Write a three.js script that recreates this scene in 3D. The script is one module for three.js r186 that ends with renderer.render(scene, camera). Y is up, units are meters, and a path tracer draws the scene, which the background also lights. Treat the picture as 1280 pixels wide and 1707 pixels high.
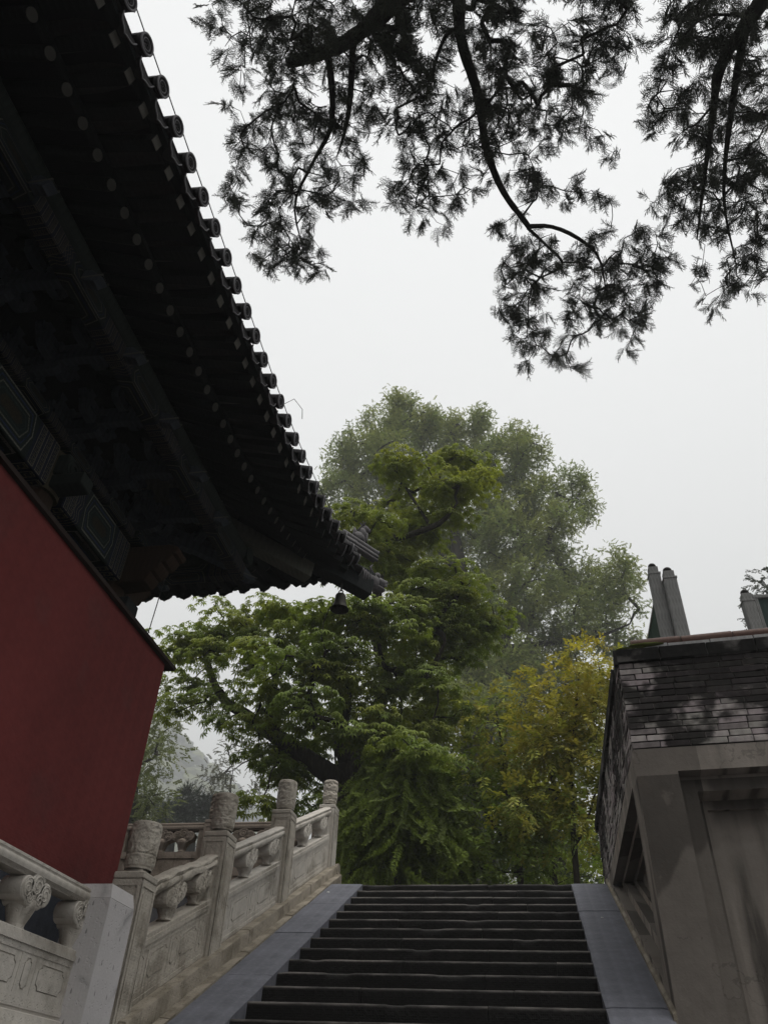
import * as THREE from 'three';
import { mergeGeometries, toCreasedNormals } from 'three/addons/utils/BufferGeometryUtils.js';
import { RoundedBoxGeometry } from 'three/addons/geometries/RoundedBoxGeometry.js';

// ------------------------------------------------------------------ camera, sky, sun, exposure, air
const W = 1280, H = 1707, FPX = 1280;
const scene = new THREE.Scene();
const camera = new THREE.PerspectiveCamera(2 * Math.atan(H / 2 / FPX) * 180 / Math.PI, 767 / 1024, 0.05, 3000);
camera.position.set(0, 0, 0);
camera.rotation.set(0.6822, 0.2067, 0.0502, 'YXZ');
camera.updateMatrixWorld();
const renderer = new THREE.WebGLRenderer({ antialias: true });
renderer.toneMapping = THREE.LinearToneMapping;
renderer.toneMappingExposure = 2.1;
renderer.shadowMap.enabled = true;
{ // overcast sky: even white cloud, a little greyer towards the horizon
  const w = 128, h = 64, d = new Float32Array(w * h * 4);
  for (let y = 0; y < h; y++) for (let x = 0; x < w; x++) {
    const el = ((y + 0.5) / h - 0.5) * 180, t = Math.min(1, Math.max(0, el / 60));
    const c = 0.03 * Math.sin(x / w * Math.PI * 4 + el * 0.05) * Math.max(0, Math.cos(el * Math.PI / 180));
    const L = 0.61 + c * 0.7, i = (y * w + x) * 4;
    d[i] = L * 0.995; d[i + 1] = L * 1.0; d[i + 2] = L * 1.005; d[i + 3] = 1;
  }
  const t = new THREE.DataTexture(d, w, h, THREE.RGBAFormat, THREE.FloatType);
  t.mapping = THREE.EquirectangularReflectionMapping; t.magFilter = THREE.LinearFilter; t.minFilter = THREE.LinearFilter; t.needsUpdate = true;
  scene.background = t; scene.environment = t;
}
const sun = new THREE.DirectionalLight(new THREE.Color(1, 0.97, 0.92), 1.5);
sun.position.set(13, 60, 6); sun.target.position.set(0, 0, -8);
sun.castShadow = true; sun.shadow.radius = 60;
Object.assign(sun.shadow.camera, { left: -40, right: 40, top: 40, bottom: -40, near: 1, far: 200 });
scene.add(sun, sun.target);
scene.fog = new THREE.FogExp2(0xdfe2e2, 0.0024);

// ------------------------------------------------------------------ helpers
function rng(seed) { let a = seed >>> 0; return () => { a = (a + 0x6D2B79F5) >>> 0; let t = a; t = Math.imul(t ^ (t >>> 15), t | 1); t ^= t + Math.imul(t ^ (t >>> 7), t | 61); return ((t ^ (t >>> 14)) >>> 0) / 4294967296; }; }
const R0 = rng(7);
const V3 = (x, y, z) => new THREE.Vector3(x, y, z);
const lerp = (a, b, t) => a + (b - a) * t, clamp = (x, a, b) => Math.min(b, Math.max(a, x));
const smooth = (a, b, x) => { const t = clamp((x - a) / (b - a), 0, 1); return t * t * (3 - 2 * t); };
function ray(px, py) { return V3(px - W / 2, H / 2 - py, -FPX).applyQuaternion(camera.quaternion).normalize(); }
const atX = (px, py, X) => { const r = ray(px, py); return r.multiplyScalar(X / r.x); };
const atY = (px, py, Y) => { const r = ray(px, py); return r.multiplyScalar(Y / r.y); };
const atZ = (px, py, Z) => { const r = ray(px, py); return r.multiplyScalar(Z / r.z); };
function hash3(x, y, z) { let h = (x * 374761393 + y * 668265263 + z * 2147483647) | 0; h = Math.imul(h ^ (h >>> 13), 1274126177); return ((h ^ (h >>> 16)) >>> 0) / 4294967296; }
const PERM = new Uint8Array(512), PVAL = new Float32Array(256);
{ const r = rng(99), p = [...Array(256).keys()]; for (let i = 255; i > 0; i--) { const j = Math.floor(r() * (i + 1)); [p[i], p[j]] = [p[j], p[i]]; } for (let i = 0; i < 512; i++) PERM[i] = p[i & 255]; for (let i = 0; i < 256; i++) PVAL[i] = r(); }
function vnoise(x, y, z, P) {
  const xi = Math.floor(x), yi = Math.floor(y), zi = Math.floor(z); let u = x - xi, v = y - yi, w = z - zi;
  u = u * u * (3 - 2 * u); v = v * v * (3 - 2 * v); w = w * w * (3 - 2 * w);
  let x0 = xi, x1 = xi + 1, y0 = yi, y1 = yi + 1; if (P) { x0 = ((x0 % P) + P) % P; x1 = x1 === xi + 1 ? (x0 + 1) % P : x1; y0 = ((y0 % P) + P) % P; y1 = (y0 + 1) % P; }
  const z0 = PERM[zi & 255], z1 = PERM[(zi + 1) & 255];
  const a = PERM[(y0 & 255) + z0], b = PERM[(y1 & 255) + z0], c = PERM[(y0 & 255) + z1], d = PERM[(y1 & 255) + z1], xa = x0 & 255, xb = x1 & 255;
  const A = PVAL[PERM[a + xa]], B = PVAL[PERM[a + xb]], C = PVAL[PERM[b + xa]], D = PVAL[PERM[b + xb]], E = PVAL[PERM[c + xa]], F = PVAL[PERM[c + xb]], G2 = PVAL[PERM[d + xa]], H2 = PVAL[PERM[d + xb]];
  const p = A + (B - A) * u, q = C + (D - C) * u, r = E + (F - E) * u, t = G2 + (H2 - G2) * u, m = p + (q - p) * v, n = r + (t - r) * v;
  return m + (n - m) * w;
}
function fbm(x, y, z, oct = 4, P = 0) { let s = 0, a = 0.5, n = 0; for (let i = 0; i < oct; i++) { s += a * vnoise(x, y, z + i * 7.3, P); n += a; a *= 0.5; x *= 2; y *= 2; P *= 2; } return s / n; }
// tileable noise sheets, sampled many times for the surface textures
const NS = 512, sheets = [1, 2, 3].map(k => { const d = new Float32Array(NS * NS); for (let y = 0; y < NS; y++) for (let x = 0; x < NS; x++) d[y * NS + x] = fbm(x / NS * 4, y / NS * 4, k * 17.7, 7, 4); return d; });
function S(k, u, v) { // sheet k at u,v (one tile = 1), mean 0.5
  const d = sheets[k]; let x = (u - Math.floor(u)) * NS, y = (v - Math.floor(v)) * NS; const xi = x | 0, yi = y | 0; x -= xi; y -= yi; const X1 = (xi + 1) & (NS - 1), Y1 = (yi + 1) & (NS - 1), X0 = xi & (NS - 1), Y0 = yi & (NS - 1);
  const a = d[Y0 * NS + X0], b = d[Y0 * NS + X1], c = d[Y1 * NS + X0], e = d[Y1 * NS + X1]; const p = a + (b - a) * x, q = c + (e - c) * x; return p + (q - p) * y;
}
const toS = c => { c = clamp(c, 0, 1); return Math.round(255 * (c <= 0.0031308 ? 12.92 * c : 1.055 * Math.pow(c, 1 / 2.4) - 0.055)); };
function tex(n, fn, srgb = true) { // fn(u,v in 0..1) -> [r,g,b] linear or a height
  const d = new Uint8Array(n * n * 4);
  for (let y = 0; y < n; y++) for (let x = 0; x < n; x++) {
    const c = fn(x / n, y / n), i = (y * n + x) * 4;
    if (typeof c === 'number') d[i] = d[i + 1] = d[i + 2] = clamp(Math.round(c * 255), 0, 255);
    else if (srgb) { d[i] = toS(c[0]); d[i + 1] = toS(c[1]); d[i + 2] = toS(c[2]); }
    else { d[i] = c[0] * 255; d[i + 1] = c[1] * 255; d[i + 2] = c[2] * 255; }
    d[i + 3] = 255;
  }
  const t = new THREE.DataTexture(d, n, n, THREE.RGBAFormat);
  t.wrapS = t.wrapT = THREE.RepeatWrapping; t.magFilter = THREE.LinearFilter; t.minFilter = THREE.LinearMipmapLinearFilter; t.generateMipmaps = true;
  if (srgb) t.colorSpace = THREE.SRGBColorSpace;
  t.needsUpdate = true; return t;
}
const rep = (t, metres) => { const c = t.clone(); c.repeat.set(1 / metres, 1 / metres); c.needsUpdate = true; return c; };
const mat = (o) => new THREE.MeshPhysicalMaterial(Object.assign({ roughness: 0.9, metalness: 0, specularIntensity: 0.25, side: THREE.DoubleSide }, o));
const rgb = (r, g, b) => new THREE.Color().setRGB(r, g, b);

const used = new Map();
function numbered(n) { const k = used.get(n) || 0; used.set(n, k + 1); return k ? n + '_' + String(k).padStart(3, '0') : n; }
function thing(name, label, category, pos = [0, 0, 0], group) {
  const o = new THREE.Group(); o.name = numbered(name); o.position.set(...pos); o.userData = { label, category };
  if (group) o.userData.group = group;
  scene.add(o); return o;
}
function uvBox(g) { // uv in metres by the dominant direction of each vertex normal
  const p = g.attributes.position, n = g.attributes.normal, a = new Float32Array(p.count * 2);
  for (let i = 0; i < p.count; i += 3) {
    let nx = 0, ny = 0, nz = 0;
    for (let k = 0; k < 3; k++) { nx += n.getX(i + k); ny += n.getY(i + k); nz += n.getZ(i + k); }
    nx = Math.abs(nx); ny = Math.abs(ny); nz = Math.abs(nz);
    for (let k = 0; k < 3; k++) {
      const j = i + k, x = p.getX(j), y = p.getY(j), z = p.getZ(j);
      if (nx >= ny && nx >= nz) { a[2 * j] = z; a[2 * j + 1] = y; } else if (ny >= nz) { a[2 * j] = x; a[2 * j + 1] = z; } else { a[2 * j] = x; a[2 * j + 1] = y; }
    }
  }
  g.setAttribute('uv', new THREE.BufferAttribute(a, 2)); return g;
}
function prep(g) { let r = g.index ? g.toNonIndexed() : g.clone(); if (!r.attributes.normal) r.computeVertexNormals(); for (const k of Object.keys(r.attributes)) if (!['position', 'normal'].includes(k)) r.deleteAttribute(k); r.morphAttributes = {}; r.clearGroups(); return r; }
function merged(list) { list = Array.isArray(list) ? list.flat(9) : [list]; const g = list.length === 1 ? prep(list[0]) : mergeGeometries(list.map(prep)); return g; }
function mesh(name, list, material, parent, o = {}) {
  const g = merged(list); if (!o.keepUV) uvBox(g);
  const m = new THREE.Mesh(g, material); m.name = name; m.castShadow = m.receiveShadow = true;
  if (parent) parent.add(m); else { m.name = numbered(name); scene.add(m); }
  if (o.kind) m.userData.kind = o.kind;
  if (o.label) m.userData.label = o.label;
  return m;
}
function struct(name, list, material) { return mesh(name, list, material, null, { kind: 'structure' }); }
const T = (g, x = 0, y = 0, z = 0) => { g.translate(x, y, z); return g; };
const bx = (x0, x1, y0, y1, z0, z1) => T(new THREE.BoxGeometry(x1 - x0, y1 - y0, z1 - z0), (x0 + x1) / 2, (y0 + y1) / 2, (z0 + z1) / 2);
const rbx = (x0, x1, y0, y1, z0, z1, r = 0.01, s = 1) => T(new RoundedBoxGeometry(x1 - x0, y1 - y0, z1 - z0, s, r), (x0 + x1) / 2, (y0 + y1) / 2, (z0 + z1) / 2);
function displace(g, amp, freq, seed = 0) { // moves vertices along their (position-hashed) noise, watertight
  const p = g.attributes.position;
  for (let i = 0; i < p.count; i++) {
    const x = p.getX(i), y = p.getY(i), z = p.getZ(i);
    p.setXYZ(i, x + amp * (fbm(x * freq, y * freq, z * freq + seed, 3) - 0.5) * 2, y + amp * (fbm(x * freq + 31, y * freq, z * freq + seed, 3) - 0.5) * 2, z + amp * (fbm(x * freq, y * freq + 57, z * freq + seed, 3) - 0.5) * 2);
  }
  g.computeVertexNormals(); return g;
}
// a profile (closed loop of [a,b]) swept along u, with nu segments: gives a smooth-creased solid; local axes: u -> x, a -> z, b -> y
function sweep(profile, u0, u1, nu = 1, fn = null, crease = 0.6) {
  const n = profile.length, pos = [];
  const P = (i, k) => { const u = lerp(u0, u1, i / nu), [a, b] = profile[((k % n) + n) % n]; const q = [u, b, a]; return fn ? fn(q, i, k) : q; };
  for (let i = 0; i < nu; i++) for (let k = 0; k < n; k++) { const A = P(i, k), B = P(i + 1, k), C = P(i + 1, k + 1), D = P(i, k + 1); pos.push(...A, ...B, ...C, ...A, ...C, ...D); }
  const tri = THREE.ShapeUtils.triangulateShape(profile.map(q => new THREE.Vector2(q[0], q[1])), []);
  for (const t of tri) { for (const k of t) pos.push(...P(0, k)); for (const k of [t[2], t[1], t[0]]) pos.push(...P(nu, k)); }
  let g = new THREE.BufferGeometry(); g.setAttribute('position', new THREE.Float32BufferAttribute(pos, 3)); g.computeVertexNormals();
  return crease ? toCreasedNormals(g, crease) : g;
}
function tube(pts, rad, sides = 6, cap = true) { // pts Vector3[], rad number or array
  const n = pts.length, pos = [], idx = []; let prev = null;
  for (let i = 0; i < n; i++) {
    const d = pts[Math.min(n - 1, i + 1)].clone().sub(pts[Math.max(0, i - 1)]).normalize();
    let s = prev ? prev.clone().addScaledVector(d, -prev.dot(d)) : (Math.abs(d.y) < 0.9 ? V3(0, 1, 0) : V3(1, 0, 0)).cross(d);
    s.normalize(); prev = s; const t = d.clone().cross(s), r = Array.isArray(rad) ? rad[i] : rad;
    for (let k = 0; k < sides; k++) { const a = k / sides * Math.PI * 2, c = Math.cos(a) * r, e = Math.sin(a) * r; pos.push(pts[i].x + s.x * c + t.x * e, pts[i].y + s.y * c + t.y * e, pts[i].z + s.z * c + t.z * e); }
  }
  for (let i = 0; i < n - 1; i++) for (let k = 0; k < sides; k++) { const a = i * sides + k, b = i * sides + (k + 1) % sides; idx.push(a, b, a + sides, b, b + sides, a + sides); }
  if (cap) { for (let k = 1; k < sides - 1; k++) { idx.push(0, k + 1, k); const e = (n - 1) * sides; idx.push(e, e + k, e + k + 1); } }
  const g = new THREE.BufferGeometry(); g.setAttribute('position', new THREE.Float32BufferAttribute(pos, 3)); g.setIndex(idx); g.computeVertexNormals(); return g;
}
const lathe = (pts, seg = 20) => new THREE.LatheGeometry(pts.map(p => new THREE.Vector2(p[0], p[1])), seg);
// stepped relief on a plane: outer polygon with loops; each loop {p:[[u,v]..], d} is where the face steps to depth d. local: u -> x, v -> y, depth -> z
function relief(outer, loops) {
  const pos = [];
  const face = (o, hole, d) => {
    const s = new THREE.Shape(o.map(q => new THREE.Vector2(q[0], q[1])));
    if (hole) s.holes.push(new THREE.Path(hole.map(q => new THREE.Vector2(q[0], q[1]))));
    const g = new THREE.ShapeGeometry(s), q = g.attributes.position, ix = g.index;
    for (let i = 0; i < ix.count; i++) { const k = ix.getX(i); pos.push(q.getX(k), q.getY(k), d); }
  };
  let cur = outer, d = 0;
  for (const L of loops) {
    face(cur, L.p, d);
    const n = L.p.length;
    for (let i = 0; i < n; i++) { const a = L.p[i], b = L.p[(i + 1) % n], a2 = (L.q || L.p)[i], b2 = (L.q || L.p)[(i + 1) % n]; pos.push(a[0], a[1], d, b[0], b[1], d, b2[0], b2[1], L.d, a[0], a[1], d, b2[0], b2[1], L.d, a2[0], a2[1], L.d); }
    cur = L.q || L.p; d = L.d;
  }
  face(cur, null, d);
  const g = new THREE.BufferGeometry(); g.setAttribute('position', new THREE.Float32BufferAttribute(pos, 3)); g.computeVertexNormals(); return g;
}
const rect = (u0, u1, v0, v1) => [[u0, v0], [u1, v0], [u1, v1], [u0, v1]];
function cart(u0, u1, v0, v1, c) { return [[u0 + c, v0], [u1 - c, v0], [u1 - c * 0.9, v0 + c * 0.5], [u1 - c * 0.4, v0 + c * 0.8], [u1, v0 + c], [u1, v1 - c], [u1 - c * 0.4, v1 - c * 0.8], [u1 - c * 0.9, v1 - c * 0.5], [u1 - c, v1], [u0 + c, v1], [u0 + c * 0.9, v1 - c * 0.5], [u0 + c * 0.4, v1 - c * 0.8], [u0, v1 - c], [u0, v0 + c], [u0 + c * 0.4, v0 + c * 0.8], [u0 + c * 0.9, v0 + c * 0.5]]; }

// ------------------------------------------------------------------ materials
const marbleC = tex(1024, (u, v) => {
  const a = S(0, u, v), b = S(1, u * 3, v), c = S(2, u * 9, v * 9), vein = Math.pow(1 - Math.abs(2 * S(1, u + v, v) - 1), 9);
  const dirt = smooth(0.5, 0.72, a) * 0.55 + smooth(0.55, 0.75, b) * 0.3;
  const k = 1 - 0.62 * dirt - 0.14 * vein - (c - 0.5) * 0.3;
  return [0.52 * k, 0.485 * k * (1 - dirt * 0.03), 0.435 * k * (1 - dirt * 0.1)];
});
const marbleB = tex(1024, (u, v) => 0.5 + (S(1, u * 2, v * 2) - 0.5) * 0.8 + (S(2, u * 16, v * 16) - 0.5) * 0.35 - 0.5 * smooth(0.66, 0.74, S(0, u * 7, v * 7)), false);
const M = {};
M.marble = mat({ map: rep(marbleC, 1.3), bumpMap: rep(marbleB, 0.6), bumpScale: 0.006, roughness: 0.8 });
M.marbleOld = mat({ map: rep(marbleC, 0.9), bumpMap: rep(marbleB, 0.35), bumpScale: 0.014, roughness: 0.92, color: rgb(0.93, 0.91, 0.87) });
M.marbleDark = mat({ map: rep(marbleC, 0.8), bumpMap: rep(marbleB, 0.5), bumpScale: 0.008, color: rgb(0.42, 0.37, 0.34) });
const veinC = tex(1024, (u, v) => { const q = S(0, u * 0.5 + v, v) * 0.5 + S(1, u * 2, v * 2) * 0.1, vein = Math.pow(1 - Math.abs(2 * ((u * 3 + v * 2 + q * 2.4) % 1) - 1), 6) * smooth(0.4, 0.65, S(2, u, v)), spot = smooth(0.68, 0.76, S(1, u * 6, v * 6)); const k = (0.92 + 0.25 * (S(1, u, v) - 0.5)) * (1 - 0.45 * vein) * (1 - 0.5 * spot); return [0.6 * k, 0.575 * k, 0.565 * k]; });
M.marbleWhite = mat({ map: rep(veinC, 1.0), bumpMap: rep(marbleB, 0.8), bumpScale: 0.004, roughness: 0.6, color: rgb(0.95, 0.95, 0.96) });
M.plinth = mat({ map: rep(marbleC, 0.7), bumpMap: rep(marbleB, 0.5), bumpScale: 0.01, color: rgb(0.57, 0.54, 0.49) });
const slabC = tex(1024, (u, v) => { const a = S(0, u * 2, v * 2), c = S(1, u * 11, v * 11), d = smooth(0.58, 0.7, S(2, u * 2, v * 2)); const k = 0.72 + 0.5 * (a - 0.5) + 0.45 * (c - 0.5) - 0.1 * d; return [0.185 * k, 0.19 * k, 0.22 * k]; });
const fineB = tex(512, (u, v) => 0.5 + (S(0, u * 5, v * 5) - 0.5) * 0.7 + (S(1, u * 25, v * 25) - 0.5) * 0.5, false);
M.slab = mat({ map: rep(slabC, 1.4), bumpMap: rep(fineB, 0.5), bumpScale: 0.004, roughness: 0.72 });
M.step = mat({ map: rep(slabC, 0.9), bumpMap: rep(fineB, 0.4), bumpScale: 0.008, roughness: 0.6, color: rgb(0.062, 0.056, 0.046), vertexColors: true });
const redC = tex(1024, (u, v) => { const a = S(1, u, v), c = S(0, u * 15, v * 15), s = S(2, u * 8, v); const k = 0.88 + 0.55 * (a - 0.5) + 0.3 * (c - 0.5) + 0.14 * (s - 0.5), f = smooth(0.58, 0.75, S(2, u * 2, v * 2)); return [0.172 * k * (1 - 0.06 * f), (0.039 + 0.006 * f) * k, (0.037 + 0.006 * f) * k]; });
M.red = mat({ map: rep(redC, 3.1), bumpMap: rep(fineB, 0.5), bumpScale: 0.005, roughness: 0.88 });
M.capDark = mat({ color: rgb(0.035, 0.025, 0.022), bumpMap: rep(fineB, 0.5), bumpScale: 0.004 });
M.wainscot = mat({ map: rep(slabC, 1.1), color: rgb(0.36, 0.38, 0.4), bumpMap: rep(fineB, 0.5), bumpScale: 0.003 });
const plasterC = tex(1536, (u, v) => { // metres: 4 x 4, v=0 at the bottom; stains keep their place on the wall
  const X = u * 4, Y = v * 4 - 1.63;
  const a = S(0, u * 1.5, v * 1.5), b = S(1, u * 6, v * 6), st = S(2, X * 2.2, Y * 0.22), cr = Math.abs(S(1, X * 0.5, Y * 0.5) - 0.5);
  const edge = 1.62 + 0.55 * (S(2, X * 0.7, 0.3) - 0.5) + smooth(-0.05, 0.35, X) * 0.42 - 0.18; // the damp tide line rising to the right
  const wet = smooth(edge - 0.035, edge + 0.03, Y);
  let k = 0.95 + 0.45 * (a - 0.5) + 0.4 * (b - 0.5);
  const inner = X > 0.5 ? 1 : 0;
  if (inner) k *= 1.55 - 0.95 * smooth(0.5, 0.72, st) + 0.35 * smooth(0.52, 0.36, st);
  k *= 1 - 0.45 * wet * (1 - 0.75 * inner);
  if (cr < 0.004 && Y < 1.2) k *= 0.75;
  k *= 1 - 0.6 * smooth(2.0, 2.25, Y) * (X > 0.45 ? 1 : 0) * smooth(0.3, 0.5, S(1, X * 0.6, Y * 0.4)); const sc = smooth(0.72, 0.78, S(0, X * 1.25, Y * 1.25)) * wet; k *= 1 + 0.5 * sc;
  const warm = smooth(0.5, 0.7, S(1, X * 0.3, Y * 0.3));
  k *= 0.84; return [0.20 * k * (1 + 0.08 * warm), 0.177 * k, 0.155 * k * (1 - 0.06 * warm)];
});
const plasterB = tex(1024, (u, v) => 0.5 + (S(0, u * 2, v * 2) - 0.5) * 0.9 + (S(1, u * 20, v * 20) - 0.5) * 0.2, false);
{ plasterC.repeat.set(0.25, 0.25); plasterC.offset.set(0, 1.63 / 4); }
M.plaster = mat({ map: plasterC, bumpMap: rep(plasterB, 1.5), bumpScale: 0.012, roughness: 0.9 });
const brickC = tex(1536, (u, v) => {
  const X = u * 5, Y = v * 5; const s = S(0, X * 0.29, Y * 0.53), s2 = S(1, X * 1.25, Y * 1.5), c = S(2, X * 6, Y * 6), run = S(1, X * 1.7, Y * 0.2);
  const black = Math.max(smooth(0.49, 0.56, s * 0.6 + s2 * 0.4), 0.8 * smooth(0.6, 0.7, run));
  const k = (0.85 + 0.7 * (c - 0.5)) * (1 - 0.88 * black); return [0.4 * k, 0.375 * k, 0.355 * k];
});
brickC.repeat.set(0.2, 0.2);
M.bricks = [1, 0.8, 1.2, 0.66, 1.05].map((k, i) => mat({ map: brickC, color: rgb(k, k * (1 - 0.02 * i), k * 0.97), bumpMap: rep(plasterB, 0.6), bumpScale: 0.008, roughness: 0.9 }));
M.mortar = mat({ color: rgb(0.018, 0.017, 0.016), roughness: 1 });
M.corniceDark = mat({ map: brickC, color: rgb(0.28, 0.28, 0.28), bumpMap: rep(plasterB, 0.6), bumpScale: 0.008 });
M.copingSlab = mat({ map: rep(slabC, 0.8), color: rgb(2.3, 2.2, 1.9), bumpMap: rep(fineB, 0.4), bumpScale: 0.005 });
M.copingTile = mat({ map: rep(slabC, 0.7), color: rgb(0.85, 0.47, 0.32), roughness: 0.45 });
M.moss = mat({ color: rgb(0.06, 0.07, 0.015), roughness: 1 });
const woodC = tex(512, (u, v) => { const g = S(0, u * 10, v), c = S(1, u * 2, v * 2); const k = 0.6 + 0.8 * (g - 0.3) * (0.7 + 0.6 * c); return [0.3 * k, 0.3 * k, 0.29 * k]; });
const woodB = tex(512, (u, v) => S(2, u * 12, v), false);
M.greyWood = mat({ map: rep(woodC, 0.35), bumpMap: rep(woodB, 0.35), bumpScale: 0.006 });
M.darkKnob = mat({ color: rgb(0.02, 0.018, 0.016), roughness: 0.5 });
M.boardGreen = mat({ map: rep(woodC, 0.5), color: rgb(0.13, 0.22, 0.17) });
M.boardTeal = mat({ map: rep(woodC, 0.5), color: rgb(0.2, 0.29, 0.28) });
M.tileDark = mat({ map: rep(slabC, 0.5), color: rgb(0.3, 0.28, 0.25), bumpMap: rep(fineB, 0.25), bumpScale: 0.004, roughness: 0.8 });
M.tileRim = mat({ map: rep(slabC, 0.4), color: rgb(1.7, 1.62, 1.45), bumpMap: rep(fineB, 0.25), bumpScale: 0.004, roughness: 0.8 });
M.tile = mat({ map: rep(slabC, 0.5), color: rgb(0.95, 0.88, 0.78), bumpMap: rep(fineB, 0.25), bumpScale: 0.004, roughness: 0.55 });
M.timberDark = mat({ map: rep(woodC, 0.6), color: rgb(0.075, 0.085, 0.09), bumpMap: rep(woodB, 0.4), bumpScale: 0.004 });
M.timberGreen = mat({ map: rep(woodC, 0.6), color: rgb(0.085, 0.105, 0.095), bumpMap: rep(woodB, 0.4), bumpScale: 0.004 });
M.timberEnd = mat({ map: rep(woodC, 0.1), color: rgb(0.4, 0.39, 0.36) });
M.flyEnd = mat({ map: rep(woodC, 0.1), color: rgb(0.5, 0.48, 0.43) });
M.bracketPaint = mat({ map: rep(woodC, 0.6), color: rgb(0.19, 0.22, 0.27), bumpMap: rep(woodB, 0.4), bumpScale: 0.004 });
M.cornerLit = mat({ map: rep(woodC, 0.6), color: rgb(0.36, 0.36, 0.3), bumpMap: rep(woodB, 0.4), bumpScale: 0.004 });  // timber paled: light on the corner beam put into its colour
M.timberRed = mat({ map: rep(woodC, 0.6), color: rgb(0.13, 0.08, 0.055), bumpMap: rep(woodB, 0.4), bumpScale: 0.005 });
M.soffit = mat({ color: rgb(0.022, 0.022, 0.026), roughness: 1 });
M.gilt = mat({ map: rep(woodC, 0.2), color: rgb(0.2, 0.17, 0.11), roughness: 0.7 });
M.iron = mat({ color: rgb(0.05, 0.048, 0.04), roughness: 0.55, metalness: 0.4 });
M.wire = mat({ color: rgb(0.04, 0.04, 0.04), roughness: 0.6 });
M.paper = mat({ color: rgb(0.6, 0.6, 0.58) });
const barkC = tex(512, (u, v) => { const g = S(1, u * 4, v), r = Math.abs(2 * g - 1); const k = 0.45 + 1.3 * r; return [0.05 * k, 0.043 * k, 0.035 * k]; });
const barkB = tex(512, (u, v) => Math.abs(2 * S(1, u * 4, v) - 1), false);
M.bark = mat({ map: rep(barkC, 1), bumpMap: rep(barkB, 1), bumpScale: 0.03, roughness: 1 });
M.barkPale = mat({ map: rep(barkC, 1), bumpMap: rep(barkB, 1), bumpScale: 0.03, color: rgb(2.6, 2.4, 2.1), roughness: 1 });
M.barkCypress = mat({ map: rep(barkC, 0.7), bumpMap: rep(barkB, 0.7), bumpScale: 0.02, color: rgb(0.55, 0.55, 0.55), roughness: 1 });
// beam paint: a row of framed lozenges, key bands and scroll fields, dulled with age (flat print on the beam)
function beamPaint(seed) {
  const w = 1024, h = 256, cv = document.createElement('canvas'); cv.width = w; cv.height = h; const g = cv.getContext('2d'), r = rng(seed);
  g.fillStyle = '#1c2436'; g.fillRect(0, 0, w, h);
  g.fillStyle = '#1f2a26'; g.fillRect(250, 0, 520, h);
  const hexa = (x0, x1, y0, y1, c) => { g.beginPath(); g.moveTo(x0, (y0 + y1) / 2); g.lineTo(x0 + 40, y0); g.lineTo(x1 - 40, y0); g.lineTo(x1, (y0 + y1) / 2); g.lineTo(x1 - 40, y1); g.lineTo(x0 + 40, y1); g.closePath(); g.strokeStyle = c; g.stroke(); };
  for (let i = 0; i < 4; i++) { g.lineWidth = 9; hexa(270 + i * 26, 750 - i * 26, 14 + i * 22, h - 14 - i * 22, ['#7d7b70', '#2a3858', '#6c6b60', '#2b3a38'][i]); }
  g.fillStyle = '#332e20'; g.beginPath(); g.moveTo(390, h / 2); g.lineTo(425, 96); g.lineTo(595, 96); g.lineTo(632, h / 2); g.lineTo(595, 160); g.lineTo(425, 160); g.fill();
  for (const x0 of [20, 90, 800, 880, 960]) { g.strokeStyle = '#847c66'; g.lineWidth = 5; g.strokeRect(x0, 8, 50, h - 16); g.strokeStyle = '#6a6248'; g.lineWidth = 4; for (let y = 14; y < h - 30; y += 26) { g.beginPath(); g.moveTo(x0 + 8, y); g.lineTo(x0 + 42, y); g.lineTo(x0 + 42, y + 16); g.lineTo(x0 + 18, y + 16); g.lineTo(x0 + 18, y + 8); g.stroke(); } }
  for (let x = 160; x < 250; x += 30) { g.strokeStyle = '#7a7156'; g.lineWidth = 5; g.beginPath(); for (let y = 0; y <= h; y += 8) g.lineTo(x + 12 * Math.sin(y * 0.06), y); g.stroke(); }
  for (let i = 0; i < 5000; i++) { g.fillStyle = r() < 0.6 ? 'rgba(8,8,9,0.5)' : 'rgba(120,112,95,0.22)'; g.fillRect(r() * w, r() * h, 2 + r() * 6, 1 + r() * 3); }
  const t = new THREE.CanvasTexture(cv); t.colorSpace = THREE.SRGBColorSpace; t.wrapS = t.wrapT = THREE.RepeatWrapping; return t;
}
const bp1 = beamPaint(3), bp2 = beamPaint(5);

// ------------------------------------------------------------------ the setting: ground, stair, terraces
const G = -1.63, STOP = 2.572, ZTOP = -10.74, RUN = 0.33766, RISE = 0.15, SLOPE = RISE / RUN;
const slopeY = z => STOP + SLOPE * (-z + ZTOP); // height of the nosing line at z
M.ground = mat({ map: rep(slabC, 2.3), color: rgb(0.7, 0.66, 0.6), bumpMap: rep(fineB, 0.8), bumpScale: 0.006 });
M.earth = mat({ map: rep(plasterB, 3), color: rgb(0.07, 0.065, 0.04), roughness: 1 });
{
  const g = new THREE.PlaneGeometry(1100, 1300, 1, 1); g.rotateX(-Math.PI / 2); struct('ground', T(g, 0, G, 0), M.ground);
  const pos = []; // high ground behind the stair, beyond the retaining walls
  const gr = new THREE.PlaneGeometry(1000, 660, 120, 90); gr.rotateX(-Math.PI / 2); gr.translate(0, 0, -330 - 12.2);
  const p = gr.attributes.position;
  for (let i = 0; i < p.count; i++) { const z = -p.getZ(i), x = p.getX(i); p.setY(i, 2.5 + smooth(40, 260, z) * 6 + (z > 14 ? (fbm(x * 0.05, 1, z * 0.05, 3) - 0.5) * 1.2 * smooth(14, 30, z) : 0)); }
  gr.computeVertexNormals(); struct('upper_ground', gr, M.earth);
  struct('upper_landing', bx(-12, 8, G + 0.004, STOP - 0.006, -12.4, ZTOP - RUN), M.ground);
}
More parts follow.
